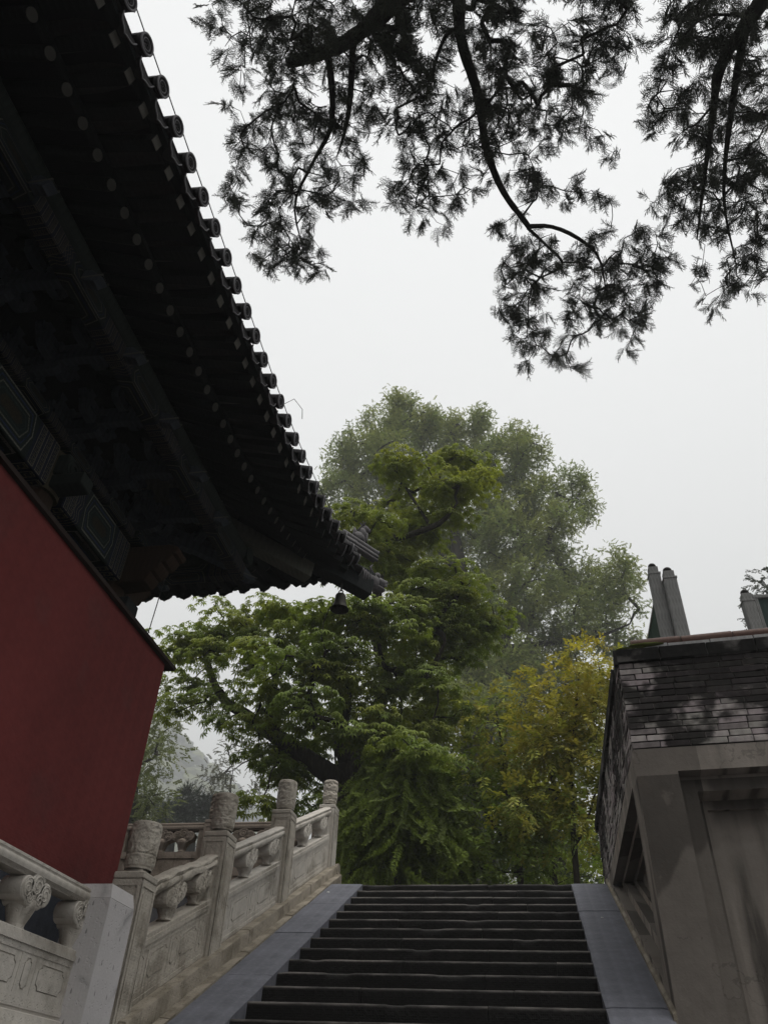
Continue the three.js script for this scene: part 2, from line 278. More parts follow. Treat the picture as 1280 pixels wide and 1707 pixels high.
{ // the stair: every step is two or three long stones with a worn, rounded front edge
  const st = new THREE.Group(); st.name = 'stone_stair'; st.userData.kind = 'structure'; scene.add(st);
  const r = rng(11);
  for (let k = 0; k < 28; k++) {
    const y1 = STOP - RISE * k, z1 = ZTOP + RUN * k, cuts = [-2.3, ...(k % 2 ? [-1.55 + r() * 0.5, -0.3 + r() * 0.4] : [-0.95 + r() * 0.6]), 0.42];
    for (let c = 0; c + 1 < cuts.length; c++) {
      const x0 = cuts[c] + 0.0025, x1 = cuts[c + 1] - 0.0025, nu = Math.max(4, Math.round((x1 - x0) / 0.035)), dy = (r() - 0.5) * 0.006, dz = (r() - 0.5) * 0.01, sd = k * 3.7 + c;
      const pr = [[-RUN - 0.1, y1 - RISE * 1.1], [0, y1 - RISE * 1.1], [0, y1 - RISE * 0.75], [0, y1 - RISE * 0.45], [0, y1 - 0.035], [-0.001, y1 - 0.022], [-0.006, y1 - 0.011], [-0.014, y1 - 0.004], [-0.03, y1], [-0.1, y1], [-RUN - 0.1, y1]];
      const g = sweep(pr, x0, x1, nu, ([u, b, a]) => {
        const front = a > -0.06 && b > y1 - RISE, e = fbm(u * 3 + sd * 5.1, sd * 3.3, 1.3, 3), e2 = fbm(u * 14, sd * 3.3, 4.3, 2);
        const chip = smooth(0.68, 0.78, fbm(u * 3.3 + sd * 13.1, sd * 7.7, 8.8, 2)) * smooth(y1 - 0.05, y1, b) * 0.014;
        const aa = a + (front ? (e - 0.5) * 0.008 + (fbm(u * 9, b * 12, sd, 3) - 0.5) * 0.007 - chip : 0), bb = b + (b > y1 - 0.04 ? (e2 - 0.5) * 0.004 + (e - 0.5) * 0.003 - chip * 0.4 : 0);
        return [u, bb + dy, z1 + aa + dz];
      }, 0.9);
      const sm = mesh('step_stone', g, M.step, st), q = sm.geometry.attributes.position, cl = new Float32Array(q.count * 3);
      for (let i = 0; i < q.count; i++) { const w = smooth(y1 - 0.024, y1 - 0.006, q.getY(i)), n = 1 + w * (3 + 12 * smooth(0.35, 0.7, fbm(q.getX(i) * 5, sd * 3.1, 2.2, 3))) + (q.getY(i) < y1 - 0.03 ? 0.7 * (fbm(q.getX(i) * 4, q.getY(i) * 9, sd, 3) - 0.5) : 0); cl[3 * i] = n; cl[3 * i + 1] = n * 0.99; cl[3 * i + 2] = n * 0.97; }  // paler nosing: worn stone, plus the sky it catches painted in
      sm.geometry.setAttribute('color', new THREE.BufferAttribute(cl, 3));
    }
  }
}
// sloping side slabs of the stair (each run is a few long slabs, butt-jointed)
function sideSlabs(x0, x1, cuts, name, up) {
  const s = new THREE.Group(); s.name = name; s.userData.kind = 'structure'; scene.add(s);
  for (let i = 0; i + 1 < cuts.length; i++) {
    const z0 = cuts[i] - 0.005, z1 = cuts[i + 1] + 0.005, n = 40, pos = [];
    const g = new THREE.BoxGeometry(x1 - x0 - 0.004, 0.5, z0 - z1, 10, 4, n); g.translate((x0 + x1) / 2, -0.25, (z0 + z1) / 2);
    const p = g.attributes.position;
    for (let k = 0; k < p.count; k++) {
      let x = p.getX(k), y = p.getY(k), z = p.getZ(k);
      const ex = Math.min(x - x0, x1 - x); if (y > -0.01 && ex < 0.01) y -= 0.006;
      const nn = (fbm(x * 4, z * 4, i + x0 * 9, 3) - 0.5) * 0.006; const edge = ex < 0.01 ? (fbm(x * 3, z * 7, 5, 3) - 0.5) * 0.014 : 0;
      p.setXYZ(k, x + edge, Math.max(y + nn + slopeY(Math.max(z, ZTOP)) - (z < ZTOP ? 0 : 0) + up + (hash3(i, 3, x0 > 0 ? 5 : 2) - 0.5) * 0.01, G), z);
    }
    g.computeVertexNormals(); mesh('slab', toCreasedNormals(g.toNonIndexed(), 0.7), M.slab, s);
  }
  return s;
}
sideSlabs(-2.72, -2.28, [-1.3, -4.9, -6.1, -7.25, -8.5, -9.7, -11.1], 'left_side_slabs', 0.006);
sideSlabs(0.40, 0.845, [-1.3, -4.6, -6.7, -7.95, -9.4, -11.1], 'right_side_slabs', 0.004);
{ // narrow bedding strip of small stones between the slabs and the balustrade plinth
  const s = new THREE.Group(); s.name = 'bedding_strip'; s.userData.kind = 'structure'; scene.add(s); const r = rng(5);
  let z = -5.2; while (z > -11.2) { const L = 0.3 + r() * 0.6, z2 = Math.max(z - L, -11.3); const g = sweep([[-0.045, -0.2], [0.045 + r() * 0.015, -0.2], [0.045 + r() * 0.015, 0.012], [-0.045, 0.02]], 0, z - z2 - 0.006, 4); g.rotateY(Math.PI / 2);
    const m = new THREE.Matrix4().set(1, 0, 0, 0, 0, 1, -SLOPE, 0, 0, 0, 1, 0, 0, 0, 0, 1); g.applyMatrix4(m); T(g, -2.765, slopeY(z) + r() * 0.012, z); mesh('stone', g, M.plinth, s); z = z2; }
}

// ------------------------------------------------------------------ balustrades (local: u along x, v up, d towards +z; then turned so that u runs to -z)
const toWorld = (slope, x, y, z) => new THREE.Matrix4().makeTranslation(x, y, z).multiply(new THREE.Matrix4().makeRotationY(Math.PI / 2)).multiply(new THREE.Matrix4().set(1, 0, 0, 0, slope, 1, 0, 0, 0, 0, 1, 0, 0, 0, 0, 1));
function spiral(cx, cy, r, turns, dir, z, rad) { const p = []; for (let i = 0; i <= 26; i++) { const t = i / 26, a = dir * t * turns * Math.PI * 2 + 0.5, q = r * (1 - t * 0.86); p.push(V3(cx + Math.cos(a) * q, cy + Math.sin(a) * q, z)); } return tube(p, rad, 5); }
function cloud(wd, ht, dp, half) { // the carved lotus-leaf cloud over a vase: lobed slab with spiral ridges on its face
  const s = new THREE.Shape(), lob = half ? [[0.18, 0.55, 0.24], [0.3, 0.2, 0.2]] : [[-0.3, 0.42, 0.23], [0, 0.62, 0.27], [0.3, 0.42, 0.23], [-0.16, 0.12, 0.16], [0.16, 0.12, 0.16]];
  const geos = [];
  for (const [x, y, r] of lob) {
    const c = new THREE.Shape(); c.absarc(x * wd, y * ht * 1.05, r * wd * 0.82, 0, Math.PI * 2);
    const g = new THREE.ExtrudeGeometry(c, { depth: dp, bevelEnabled: true, bevelSize: 0.008, bevelThickness: 0.008, bevelSegments: 2, curveSegments: 18 }); geos.push(T(g, 0, 0, -dp / 2));
    geos.push(spiral(x * wd, y * ht * 1.05, r * wd * 0.68, 1.9, x < 0 ? -1 : 1, dp / 2 + 0.007, 0.006));
    geos.push(spiral(x * wd, y * ht * 1.05, r * wd * 0.86, 0.95, 1, dp / 2 + 0.006, 0.005));
  }
  return geos;
}
const vaseGeo = (h, r) => lathe([[0, 0], [r * 0.72, 0], [r * 0.74, h * 0.06], [r * 0.6, h * 0.12], [r * 0.62, h * 0.22], [r * 0.8, h * 0.42], [r * 1.0, h * 0.66], [r * 1.02, h * 0.8], [r * 0.9, h * 0.92], [r * 0.7, h], [0, h]], 26);
const railProfile = (t, h) => { const a = t / 2; return [[-a * 0.62, 0], [a * 0.62, 0], [a * 0.7, h * 0.1], [a * 0.95, h * 0.2], [a, h * 0.34], [a, h * 0.46], [a * 0.94, h * 0.58], [a * 0.84, h * 0.62], [a * 0.84, h * 0.7], [a * 0.9, h * 0.75], [a * 0.88, h * 0.88], [a * 0.6, h * 0.98], [0, h], [-a * 0.6, h * 0.98], [-a * 0.88, h * 0.88], [-a * 0.84, h * 0.62], [-a, h * 0.42], [-a * 0.95, h * 0.2]]; };
// o: len, slope, x,y,z of the near foot on the front face plane, hp panel height, hg gap, hr rail height, worn amplitude, mats
function railPanel(parent, o) {
  const { len, slope, hp, hg, hr, worn = 0, m } = o, t = o.t || 0.13, Mx = toWorld(slope, o.x, o.y, o.z), put = g => { g = prep(g); g.applyMatrix4(Mx); return g; };
  const top = hp + hg, dd = g => worn ? displace(g, worn, 16, o.z) : g;
  // carved lower slab
  const outer = rect(0, len, 0, hp), ins = 0.05, rows = [];
  const face = [];
  const base = bx(0, len, 0, hp, -t, -0.03);
  // field bands: a top strip, the carved field, a bottom strip
  const fieldOf = (u0, u1, v0, v1, inner) => T(relief(rect(u0, u1, v0, v1), inner), 0, 0, 0);
  const vA = hp * 0.2, vB = hp * 0.76;
  const groove = (p, q, r2, s2) => [{ p, q: p, d: -0.006 }, { p: q, q: q, d: 0.0 }];
  const strips = [];
  strips.push(relief(rect(0, len, 0, vA), [{ p: cart(0.05, len - 0.05, vA * 0.2, vA * 0.55, 0.012), d: 0.006 }]));
  strips.push(relief(rect(0, len, vB, hp), [{ p: cart(0.06, len - 0.06, vB + (hp - vB) * 0.36, vB + (hp - vB) * 0.74, 0.015), d: 0.009 }]));
  const nC = o.fields || 3, wC = (len - 0.06) / (nC * 1.45 + 0.45); let u = 0.03; const fl = [];
  for (let i = 0; i <= 2 * nC; i++) { const w = i % 2 ? wC : wC * 0.45; fl.push([u, u + w, i % 2]); u += w; }
  strips.push(relief(rect(0, 0.03, vA, vB), []), relief(rect(len - 0.03, len, vA, vB), []));
  for (const [a, b, big] of fl) {
    const c = big ? 0.03 : 0.02, du = (b - a) * (big ? 0.1 : 0.28), dv = (vB - vA) * (big ? 0.17 : 0.12), q0 = cart(a + du, b - du, vA + dv, vB - dv, Math.min(c, (b - a) * 0.18)), q1 = cart(a + du + 0.007, b - du - 0.007, vA + dv + 0.007, vB - dv - 0.007, Math.min(c, (b - a) * 0.16));
    strips.push(relief(rect(a + 0.0, b - 0.0, vA, vB), [{ p: rect(a + 0.004, b - 0.004, vA + 0.004, vB - 0.004), d: -0.004 }, { p: q0, d: -0.012 }, { p: q1, d: -0.002 }]));
  }
  const rim = sweep([[-0.03, hp - 0.001], [0, hp - 0.001], [-0.002, hp + 0.006], [-t, hp + 0.008], [-t, hp - 0.001]], 0, len, 10);
  const sides = [bx(0, 0.003, 0, hp, -0.03, -0.0005), bx(len - 0.003, len, 0, hp, -0.03, -0.0005)];
  const g1 = [base, ...strips, rim, ...sides].map(put);
  const slab = mesh('rail_panel', g1, m, parent);
  // stiles and rail are one stone with the slab: sub-parts with their own look
  const prof = railProfile(t * 1.02, hr).map(([a, b]) => [a - t / 2, b + top]);
  const rail = sweep(prof, -0.0, len, 40, ([uu, b, a]) => worn ? [uu, b + (fbm(uu * 9, b * 20, o.z, 3) - 0.5) * worn * 2.6 - smooth(0.5, 0.8, fbm(uu * 3.2, 3.1, o.z, 2)) * (b < top + hr * 0.3 ? -worn : worn) * 1.2, a + (fbm(uu * 11, b * 30 + 5, o.z + 3, 3) - 0.5) * worn * 2.2] : [uu, b, a], 0.8);
  const st = [rbx(0, o.s0 || 0.05, hp - 0.005, top + hr * 0.5, -t * 0.94, -t * 0.06, 0.008), rbx(len - (o.s1 || 0.07), len, hp - 0.005, top + hr * 0.5, -t * 0.94, -t * 0.06, 0.008)];
  mesh('handrail', [rail, ...st].map(put), m, slab);
  for (const [uu, half] of o.vases) {
    const hv = hg * 0.66, vg = T(vaseGeo(hv, o.vr || 0.065), 0, 0, 0), P = V3(uu, hp + 0.004, -t / 2).applyMatrix4(Mx); if (worn) displace(vg, worn * 0.8, 18, uu);
    mesh('vase_baluster', T(vg, P.x, P.y - 0.006, P.z), m, slab);
    const cg = cloud(o.cw || 0.3, hg * 0.46, t * 0.86, half).map(g => { g = prep(g); g.translate(uu, hp + hg * 0.56, -t / 2); if (worn) displace(g, worn * 0.7, 20, uu); g.applyMatrix4(Mx); return g; });
    mesh('cloud_bracket', cg, m, slab);
  }
  return slab;
}
function postHead(h, r, style, seed) { // carved drum: rows of swirling cloud relief cut into a cylinder, rounded top
  const N = 84, K = 64, pos = [], idx = [];
  const swirl = (a, v) => { // cloud scrolls on a staggered grid
    let best = 0; const cols = 5, rws = style === 'banded' ? 3 : 3.4, j0 = Math.floor(v * rws);
    for (let j = j0 - 1; j <= j0 + 1; j++) for (let i = -1; i <= cols; i++) {
      const off = (j & 1) * 0.5, jit = hash3(i + 9, j + 9, seed) * 0.3, cx = (i + off + jit) / cols, cy = (j + 0.5 + (hash3(i, j, seed + 4) - 0.5) * 0.4) / rws;
      let dx = (a - cx); dx -= Math.round(dx); dx *= 2 * Math.PI * r / h; const dy = v - cy, q = Math.hypot(dx, dy) * 3.1; if (q > 1) continue;
      const sp = Math.sin(Math.atan2(dy, dx) * (hash3(i, j, seed) > 0.5 ? 1 : -1) + q * 13); best = Math.max(best, (0.55 + 0.45 * sp) * smooth(1, 0.72, q));
    } return best;
  };
  for (let j = 0; j <= K; j++) for (let i = 0; i <= N; i++) {
    const v = j / K, a = i / N; let y = v * h, R = r * (0.97 + 0.05 * v);
    R *= style === 'banded' ? 1 - 0.09 * Math.pow(Math.abs(Math.sin(v * Math.PI * 3)), 8) * (v > 0.1 && v < 0.92 ? 1 : 0) - (v < 0.09 ? 0.05 : 0) : 1 - 0.05 * smooth(0.03, 0.0, Math.abs(v - 0.3)) - (v < 0.06 ? 0.06 : 0);
    const env = smooth(0.07, 0.12, v) * smooth(0.94, 0.88, v); R += r * (style === 'banded' ? 0.15 : 0.1) * (swirl(a % 1, v) - 0.5) * env + r * 0.05 * (fbm(Math.cos(a * 6.283) * 3, Math.sin(a * 6.283) * 3, v * 5 + seed, 4) - 0.5);
    if (v > 0.93) { const t = (v - 0.93) / 0.07; R *= Math.sqrt(Math.max(0, 1 - t * t * 0.35)); y = h * (0.93 + 0.07 * Math.sin(t * Math.PI / 2)); }
    pos.push(Math.cos(a * Math.PI * 2) * R, y, Math.sin(a * Math.PI * 2) * R);
  }
  const w = N + 1; for (let j = 0; j < K; j++) for (let i = 0; i < N; i++) { const a = j * w + i; idx.push(a, a + w, a + 1, a + 1, a + w, a + w + 1); }
  const c = pos.length / 3; pos.push(0, h * 1.012, 0); for (let i = 0; i < N; i++) idx.push(K * w + i, c, K * w + i + 1);
  const g = new THREE.BufferGeometry(); g.setAttribute('position', new THREE.Float32BufferAttribute(pos, 3)); g.setIndex(idx); g.computeVertexNormals(); return g;
}
function post(parent, o) { // o: x (front face), z (far right edge), y foot, w, d, shaft height, head height
  const { w, d, hs, hh, m } = o, cx = o.x - w / 2, cz = o.z + d / 2;
  const g = [displace(new RoundedBoxGeometry(w - 0.016, hs - 0.06, d - 0.016, 4, 0.012), 0.003, 9, o.z)]; T(g[0], 0, hs / 2 - 0.03, 0);
  g.push(T(rbx(-w / 2, w / 2, -0.05, 0.0, -d / 2, d / 2, 0.012, 2), 0, hs, 0), T(new THREE.CylinderGeometry(w * 0.36, w * 0.47, 0.05, 4, 1).rotateY(Math.PI / 4), 0, hs + 0.018, 0));
  // raised frames on the faces that show
  const fr = relief(rect(-d / 2 + 0.006, d / 2 - 0.006, 0, hs - 0.055), [{ p: rect(-d / 2 + 0.035, d / 2 - 0.035, 0.03, hs - 0.1), d: -0.007 }, { p: cart(-d / 2 + 0.05, d / 2 - 0.05, 0.05, hs - 0.13, 0.02), d: 0.001 }]);
  const f2 = fr.clone(); f2.scale((w - 0.012) / (d - 0.012), 1, 1);
  g.push(T(fr.rotateY(Math.PI / 2), w / 2 + 0.0005, 0, 0), T(f2, 0, 0, d / 2 + 0.0005));
  const s = mesh('baluster_post', g.map(q => T(prep(q), cx, o.y, cz)), m, parent);
  mesh('post_head', T(postHead(hh, w * (o.hr || 0.46), o.style, o.seed), cx, o.y + hs + 0.03, cz), o.hm || m, s);
  return s;
}
{
  const B = thing('stair_balustrade', 'weathered white marble balustrade with drum-headed posts climbing the left side of the stone stair', 'balustrade');
  const py = z => 0.766 + 0.437 * (-z - 6.3), XF = -2.85, zs = [-5.915, -7.43, -9.33, -11.43], seeds = [3, 8, 14, 21];
  // plinth stones
  const cuts = [-4.9, -5.75, -6.42, -7.3, -8.0, -9.35, -10.05, -11.3];
  for (let i = 0; i + 1 < cuts.length; i++) {
    const z0 = cuts[i], z1 = cuts[i + 1], L = z0 - z1 - 0.006, g = sweep([[-0.36, -0.35], [0, -0.35], [0, -0.018], [-0.006, -0.005], [-0.018, 0], [-0.36, 0]], 0, L, 16, ([u, b, a]) => [u, b + (b > -0.1 ? (fbm(u * 8, a * 5, z0, 3) - 0.5) * 0.012 : 0), a + (a > -0.1 ? (fbm(u * 7, b * 9, z0 + 5, 3) - 0.5) * 0.014 : 0)]);
    g.applyMatrix4(toWorld(0.437, -2.795 + (R0() - 0.5) * 0.012, py(z0) + (R0() - 0.5) * 0.012, z0)); mesh('plinth_stone', g, M.plinth, B);
  }
  const tops = [1.455, 2.194, 3.015, 3.77];
  for (let i = 0; i < 4; i++) {
    const foot = Math.min(py(zs[i] + 0.26), tops[i] - 0.8) - 0.12;
    post(B, { x: XF, z: zs[i], y: foot, w: 0.245, d: i ? 0.265 : 0.25, hs: tops[i] - foot, hh: i === 3 ? 0.35 : 0.345, m: i === 0 ? M.marbleOld : i === 3 ? M.marble : M.marbleOld, hm: M.marbleOld, style: i === 3 ? 'banded' : 'cloud', seed: seeds[i], hr: i === 3 ? 0.43 : 0.46 });
  }
  for (let i = 0; i < 3; i++) {
    const z0 = zs[i] - 0.0, z1 = zs[i + 1] + 0.265, len = z0 - z1;
    railPanel(B, { len, slope: 0.437, x: -2.9, y: py(z0) - 0.01, z: z0, hp: 0.46, hg: 0.26, hr: 0.125, t: 0.15, worn: i === 0 ? 0.013 : 0.003, m: i === 0 ? M.marbleOld : M.marble, fields: 2, s0: 0.06, s1: 0.08, vases: [[len * 0.4, false], [len * 0.82, false]], vr: 0.085, cw: 0.34 });
  }
  // small scroll stone closing the plinth at the top step
  const drum = T(new THREE.CylinderGeometry(0.09, 0.1, 0.12, 18).rotateZ(Math.PI / 2), -2.87, 2.93, -11.5); mesh('drum_stone', [drum, rbx(-2.95, -2.79, 2.6, 2.9, -11.65, -11.4, 0.02)], M.plinth, B);
}
{
  const B = thing('terrace_balustrade', 'clean pale marble balustrade with carved cloud brackets on the left terrace, ending in plain post', 'balustrade');
  const yb = 0.47;
  const opt = { slope: 0, x: -2.95, hp: 0.372, hg: 0.278, hr: 0.105, t: 0.16, m: M.marble, fields: 3, s0: 0.1, s1: 0.16, vr: 0.085, cw: 0.32 };
  const len = 1.9; railPanel(B, { ...opt, len, y: yb, z: -5.35 + len, vases: [[len - 0.8, false], [len - 0.16, false]] });
  // near end post
  const w = 0.3; const g = [rbx(-3.1, -2.8, -0.2, 1.16, -5.53, -5.165, 0.006, 2)];
  const cap = new THREE.BoxGeometry(0.3, 0.09, 0.365, 1, 1, 1); { const p = cap.attributes.position; for (let i = 0; i < p.count; i++) if (p.getY(i) > 0) { p.setX(i, p.getX(i) - (p.getX(i) > 0 ? 0.022 : -0.022)); p.setZ(i, p.getZ(i) * 0.9); } cap.computeVertexNormals(); }
  g.push(T(cap, -2.95, 1.205, -5.3475));
  const fp = relief(rect(-0.182, 0.182, 0, 1.1), [{ p: rect(-0.165, 0.165, 0.05, 1.075), d: -0.006 }]); g.push(T(fp.rotateY(Math.PI / 2), -2.7995, 0.03, -5.3475));
  mesh('end_post', g, M.marbleWhite, B);
  const prof = [[-0.3, 0], [0.02, 0], [0.03, 0.02], [0.01, 0.06], [0.0, 0.1], [-0.012, 0.106], [-0.3, 0.106]];
  const ledge = sweep(prof, 0, 2.2, 20); ledge.applyMatrix4(toWorld(0, -2.93, yb - 0.108, -3.0)); mesh('base_moulding', ledge, M.marble, B);
}
// second length of the same railing, running behind the camera
{
  const T0 = new THREE.Group(); T0.name = 'left_terrace'; T0.userData.kind = 'structure'; scene.add(T0);
  mesh('retaining_wall', bx(-12, -2.9, G + 0.004, 0.36, -11.2, 3), M.wainscot, T0);
  mesh('upper_retaining_wall', bx(-14, -3.12, 0.36, 2.66, -12.3, -11.26), M.marbleDark, T0);
}
{
  const B = thing('upper_balustrade', 'dark water-stained stone balustrade running level behind the climbing one, at the head of the terrace', 'balustrade');
  const zf = -11.15, Y0 = 2.66, mk = (x0, x1) => { // panel along x: local frame faces +z
    const len = x1 - x0, t = 0.14, hp = 0.46, hg = 0.3, hr = 0.12, tr = g => T(prep(g), x0, Y0, zf);
    const parts = [bx(0, len, 0, hp, -t, -0.02), relief(rect(0, len, 0, hp), [{ p: rect(0.06, len - 0.06, 0.1, hp - 0.09), d: -0.012 }, { p: cart(0.1, len - 0.1, 0.13, hp - 0.12, 0.04), d: 0 }])];
    const s = mesh('rail_panel', parts.map(tr), M.marbleDark, B);
    const pr = railProfile(t, hr).map(([a, b]) => [a - t / 2, b + hp + hg]); mesh('handrail', [sweep(pr, 0, len, 6), bx(0, 0.07, hp, hp + hg + 0.05, -t * 0.9, -t * 0.1), bx(len - 0.07, len, hp, hp + hg + 0.05, -t * 0.9, -t * 0.1)].map(tr), M.marbleDark, s);
    for (const f of [0.24, 0.5, 0.76]) { mesh('vase_baluster', T(vaseGeo(hg * 0.64, 0.09), x0 + len * f, Y0 + hp, zf - t / 2), M.marbleDark, s); mesh('cloud_bracket', cloud(0.34, hg * 0.5, t * 0.8, false).map(g => T(prep(g), x0 + len * f, Y0 + hp + hg * 0.52, zf - t / 2)), M.marbleDark, s); }
  };
  mk(-4.55, -3.1); mk(-6.1, -4.83); mk(-8, -6.4);
  for (const [x, sd] of [[-4.56, 31], [-6.12, 37]]) post(B, { x, z: zf - 0.2, y: Y0 - 0.1, w: 0.25, d: 0.25, hs: 1.0, hh: 0.36, m: M.marbleDark, hm: M.marbleDark, style: 'banded', seed: sd });
  mesh('base_course', rbx(-8.2, -3.12, 2.5, 2.665, -11.36, -11.06, 0.01), M.marbleDark, B);
}

// ------------------------------------------------------------------ right-hand wall block (turned 5 degrees)
{
  const Wl = thing('retaining_wall', 'dark grey wall of plaster frames under blackened brick courses, right of the stair', 'wall', [0.86, 0, -6.5]);
  Wl.rotation.y = -5 * Math.PI / 180;
  // local frame: x along the front to the right, y up, z towards the viewer
  const outer = rect(0, 3.2, G, 2.594);
  const L = (i, t, r, b) => rect(i, 3.2 - r, b, t);
  mesh('plaster_front', relief(outer, [{ p: L(0.325, 2.396, 0.33, -1.2), d: -0.15 }, { p: L(0.457, 2.275, 0.46, -1.07), d: -0.4 }, { p: L(0.53, 2.2, 0.52, -1.0), d: -0.44 }]), M.plaster, Wl);
  mesh('wall_core', bx(0.12, 3.1, G, 3.38, -4.8, -0.45), M.mortar, Wl);
  // front bricks
  const r = rng(77), bg = (x0, x1, y0, y1, z0, z1) => displace(new RoundedBoxGeometry(x1 - x0, y1 - y0, z1 - z0, 1, 0.006).translate((x0 + x1) / 2, (y0 + y1) / 2, (z0 + z1) / 2), 0.005, 14, x0 * 7 + z0);
  const rows = 14, hC = (3.39 - 2.6) / rows;
  for (let k = 0; k < rows; k++) { let x = k % 2 ? -0.0 : -0.0; const y0 = 2.6 + k * hC + 0.003, y1 = y0 + hC - 0.006; let first = k % 2; while (x < 2.2) { const l = first ? 0.13 : 0.17 + r() * 0.14; first = 0; const pr = (r() - 0.5) * 0.01; mesh('brick', bg(x + 0.003, Math.min(x + l, 2.4) - 0.003, y0, y1, -0.14, pr + 0.004), M.bricks[Math.floor(r() * 5)], Wl); x += l; } }
  mesh('brick_backing', bx(0.02, 3.2, 2.594, 3.39, -0.3, -0.012), M.mortar, Wl);
  for (let i = 0; i < 8; i++) mesh('cornice_stone', displace(new RoundedBoxGeometry(0.4 - 0.004, 0.125, 0.335, 3, 0.008), 0.004, 9, i).translate(-0.03 + 0.2 + i * 0.4, 3.4525 + (r() - 0.5) * 0.004, -0.1325), M.corniceDark, Wl);
  for (let i = 0; i < 7; i++) mesh('coping_slab', rbx(0.1 + i * 0.36, 0.1 + (i + 1) * 0.36 - 0.005, 3.512, 3.562 + r() * 0.004, -0.4, -0.01 + r() * 0.012, 0.006), M.copingSlab, Wl);
  for (let i = 0; i < 6; i++) { const g = new THREE.CylinderGeometry(0.052, 0.056, 0.43, 18, 1).rotateZ(Math.PI / 2); mesh('coping_tile', [T(g, 0.14 + 0.22 + i * 0.44, 3.59 + r() * 0.004, -0.06), bx(0.145 + i * 0.44, 0.57 + i * 0.44, 3.565, 3.6, -0.3, -0.06)], M.copingTile, Wl); }
  { const g = new THREE.SphereGeometry(1, 22, 8); const q = g.attributes.position; g.scale(0.16, 0.02, 0.03); displace(g, 0.014, 30, 2); mesh('moss_patch', [T(g.clone(), 0.27, 3.555, 0.0), T(g.clone(), 0.16, 3.54, -0.02)], M.moss, Wl); }
}
{ // its long side along the stair: bricks above, a stepped triangular panel in the plaster below
  const S = thing('stair_side_wall', 'dark brick and plaster wall side with a stepped triangular recess rising along the right stair slab', 'wall', [0.862, 0, -6.5]);
  // local u runs to -z from the corner; face looks towards -x
  const put = g => { g = prep(g); g.applyMatrix4(new THREE.Matrix4().set(0, 0, -1, 0, 0, 1, 0, 0, -1, 0, 0, 0, 0, 0, 0, 1)); return g; }; // u->-z, v->y, depth->-x
  const flip = g => { const p = g.attributes.position, n = g.attributes.normal; for (let i = 0; i < p.count; i += 3) { for (const a of [p, n]) { const x = a.getX(i), y = a.getY(i), z = a.getZ(i); a.setXYZ(i, a.getX(i + 1), a.getY(i + 1), a.getZ(i + 1)); a.setXYZ(i + 1, x, y, z); } } return g; };
  const sl = u => slopeY(-6.5 - u) - 0.1, outer = [[0.0, sl(0)], [4.12, 2.4], [4.9, 2.4], [4.9, 2.594], [0.0, 2.594]];
  const tri = (a, top, off) => { const u0 = a, v0 = sl(a) + 0.1 + off; const uEnd = (top - (sl(0) + 0.1 + off)) / SLOPE; return [[u0, v0], [uEnd, top], [u0, top]]; };
  mesh('plaster_side', flip(put(relief(outer, [{ p: tri(0.4, 2.42, 0.1), d: -0.1 }, { p: tri(0.5, 2.36, 0.2), d: -0.2 }, { p: tri(0.58, 2.3, 0.28), d: -0.26 }]))), M.plaster, S);
  mesh('base_strip', (() => { const g = sweep([[-0.01, -0.12], [0.03, -0.12], [0.03, 0.035], [0.012, 0.05], [-0.01, 0.05]], 0.0, 4.3, 20); g.applyMatrix4(new THREE.Matrix4().set(1, 0, 0, 0, SLOPE, 1, 0, 0, 0, 0, 1, 0, 0, 0, 0, 1)); g.translate(0, slopeY(-6.5), 0); return flip(put(g)); })(), M.plinth, S);
  const r = rng(78), rows = 14, hC = (3.39 - 2.6) / rows;
  for (let k = 0; k < rows; k++) { let u = 0.05; const y0 = 2.6 + k * hC + 0.003, y1 = y0 + hC - 0.006; let f = k % 2; while (u < 4.9) { const l = f ? 0.12 : 0.18 + r() * 0.12; f = 0; const e = Math.min(u + l, 4.92), pr = (r() - 0.4) * 0.014; if (e - u > 0.04) mesh('brick', T(displace(new RoundedBoxGeometry(0.1, y1 - y0, e - u - 0.006, 1, 0.006), 0.005, 14, u * 5 + k), 0.05 - pr, (y0 + y1) / 2, -(u + e) / 2), M.bricks[Math.floor(r() * 5)], S); u += l; } }
  mesh('brick_backing', bx(0.012, 0.1, 2.594, 3.39, -4.9, -0.02), M.mortar, S);
  mesh('cornice', rbx(-0.03, 0.3, 3.39, 3.515, -4.95, -0.33, 0.008), M.corniceDark, S);
  mesh('wall_end', bx(0.3, 0.5, G, 3.38, -4.9, -4.8), M.plaster, S);
}
struct('right_terrace', bx(1.2, 14, G + 0.004, 3.42, -12.3, -6.9), M.ground);
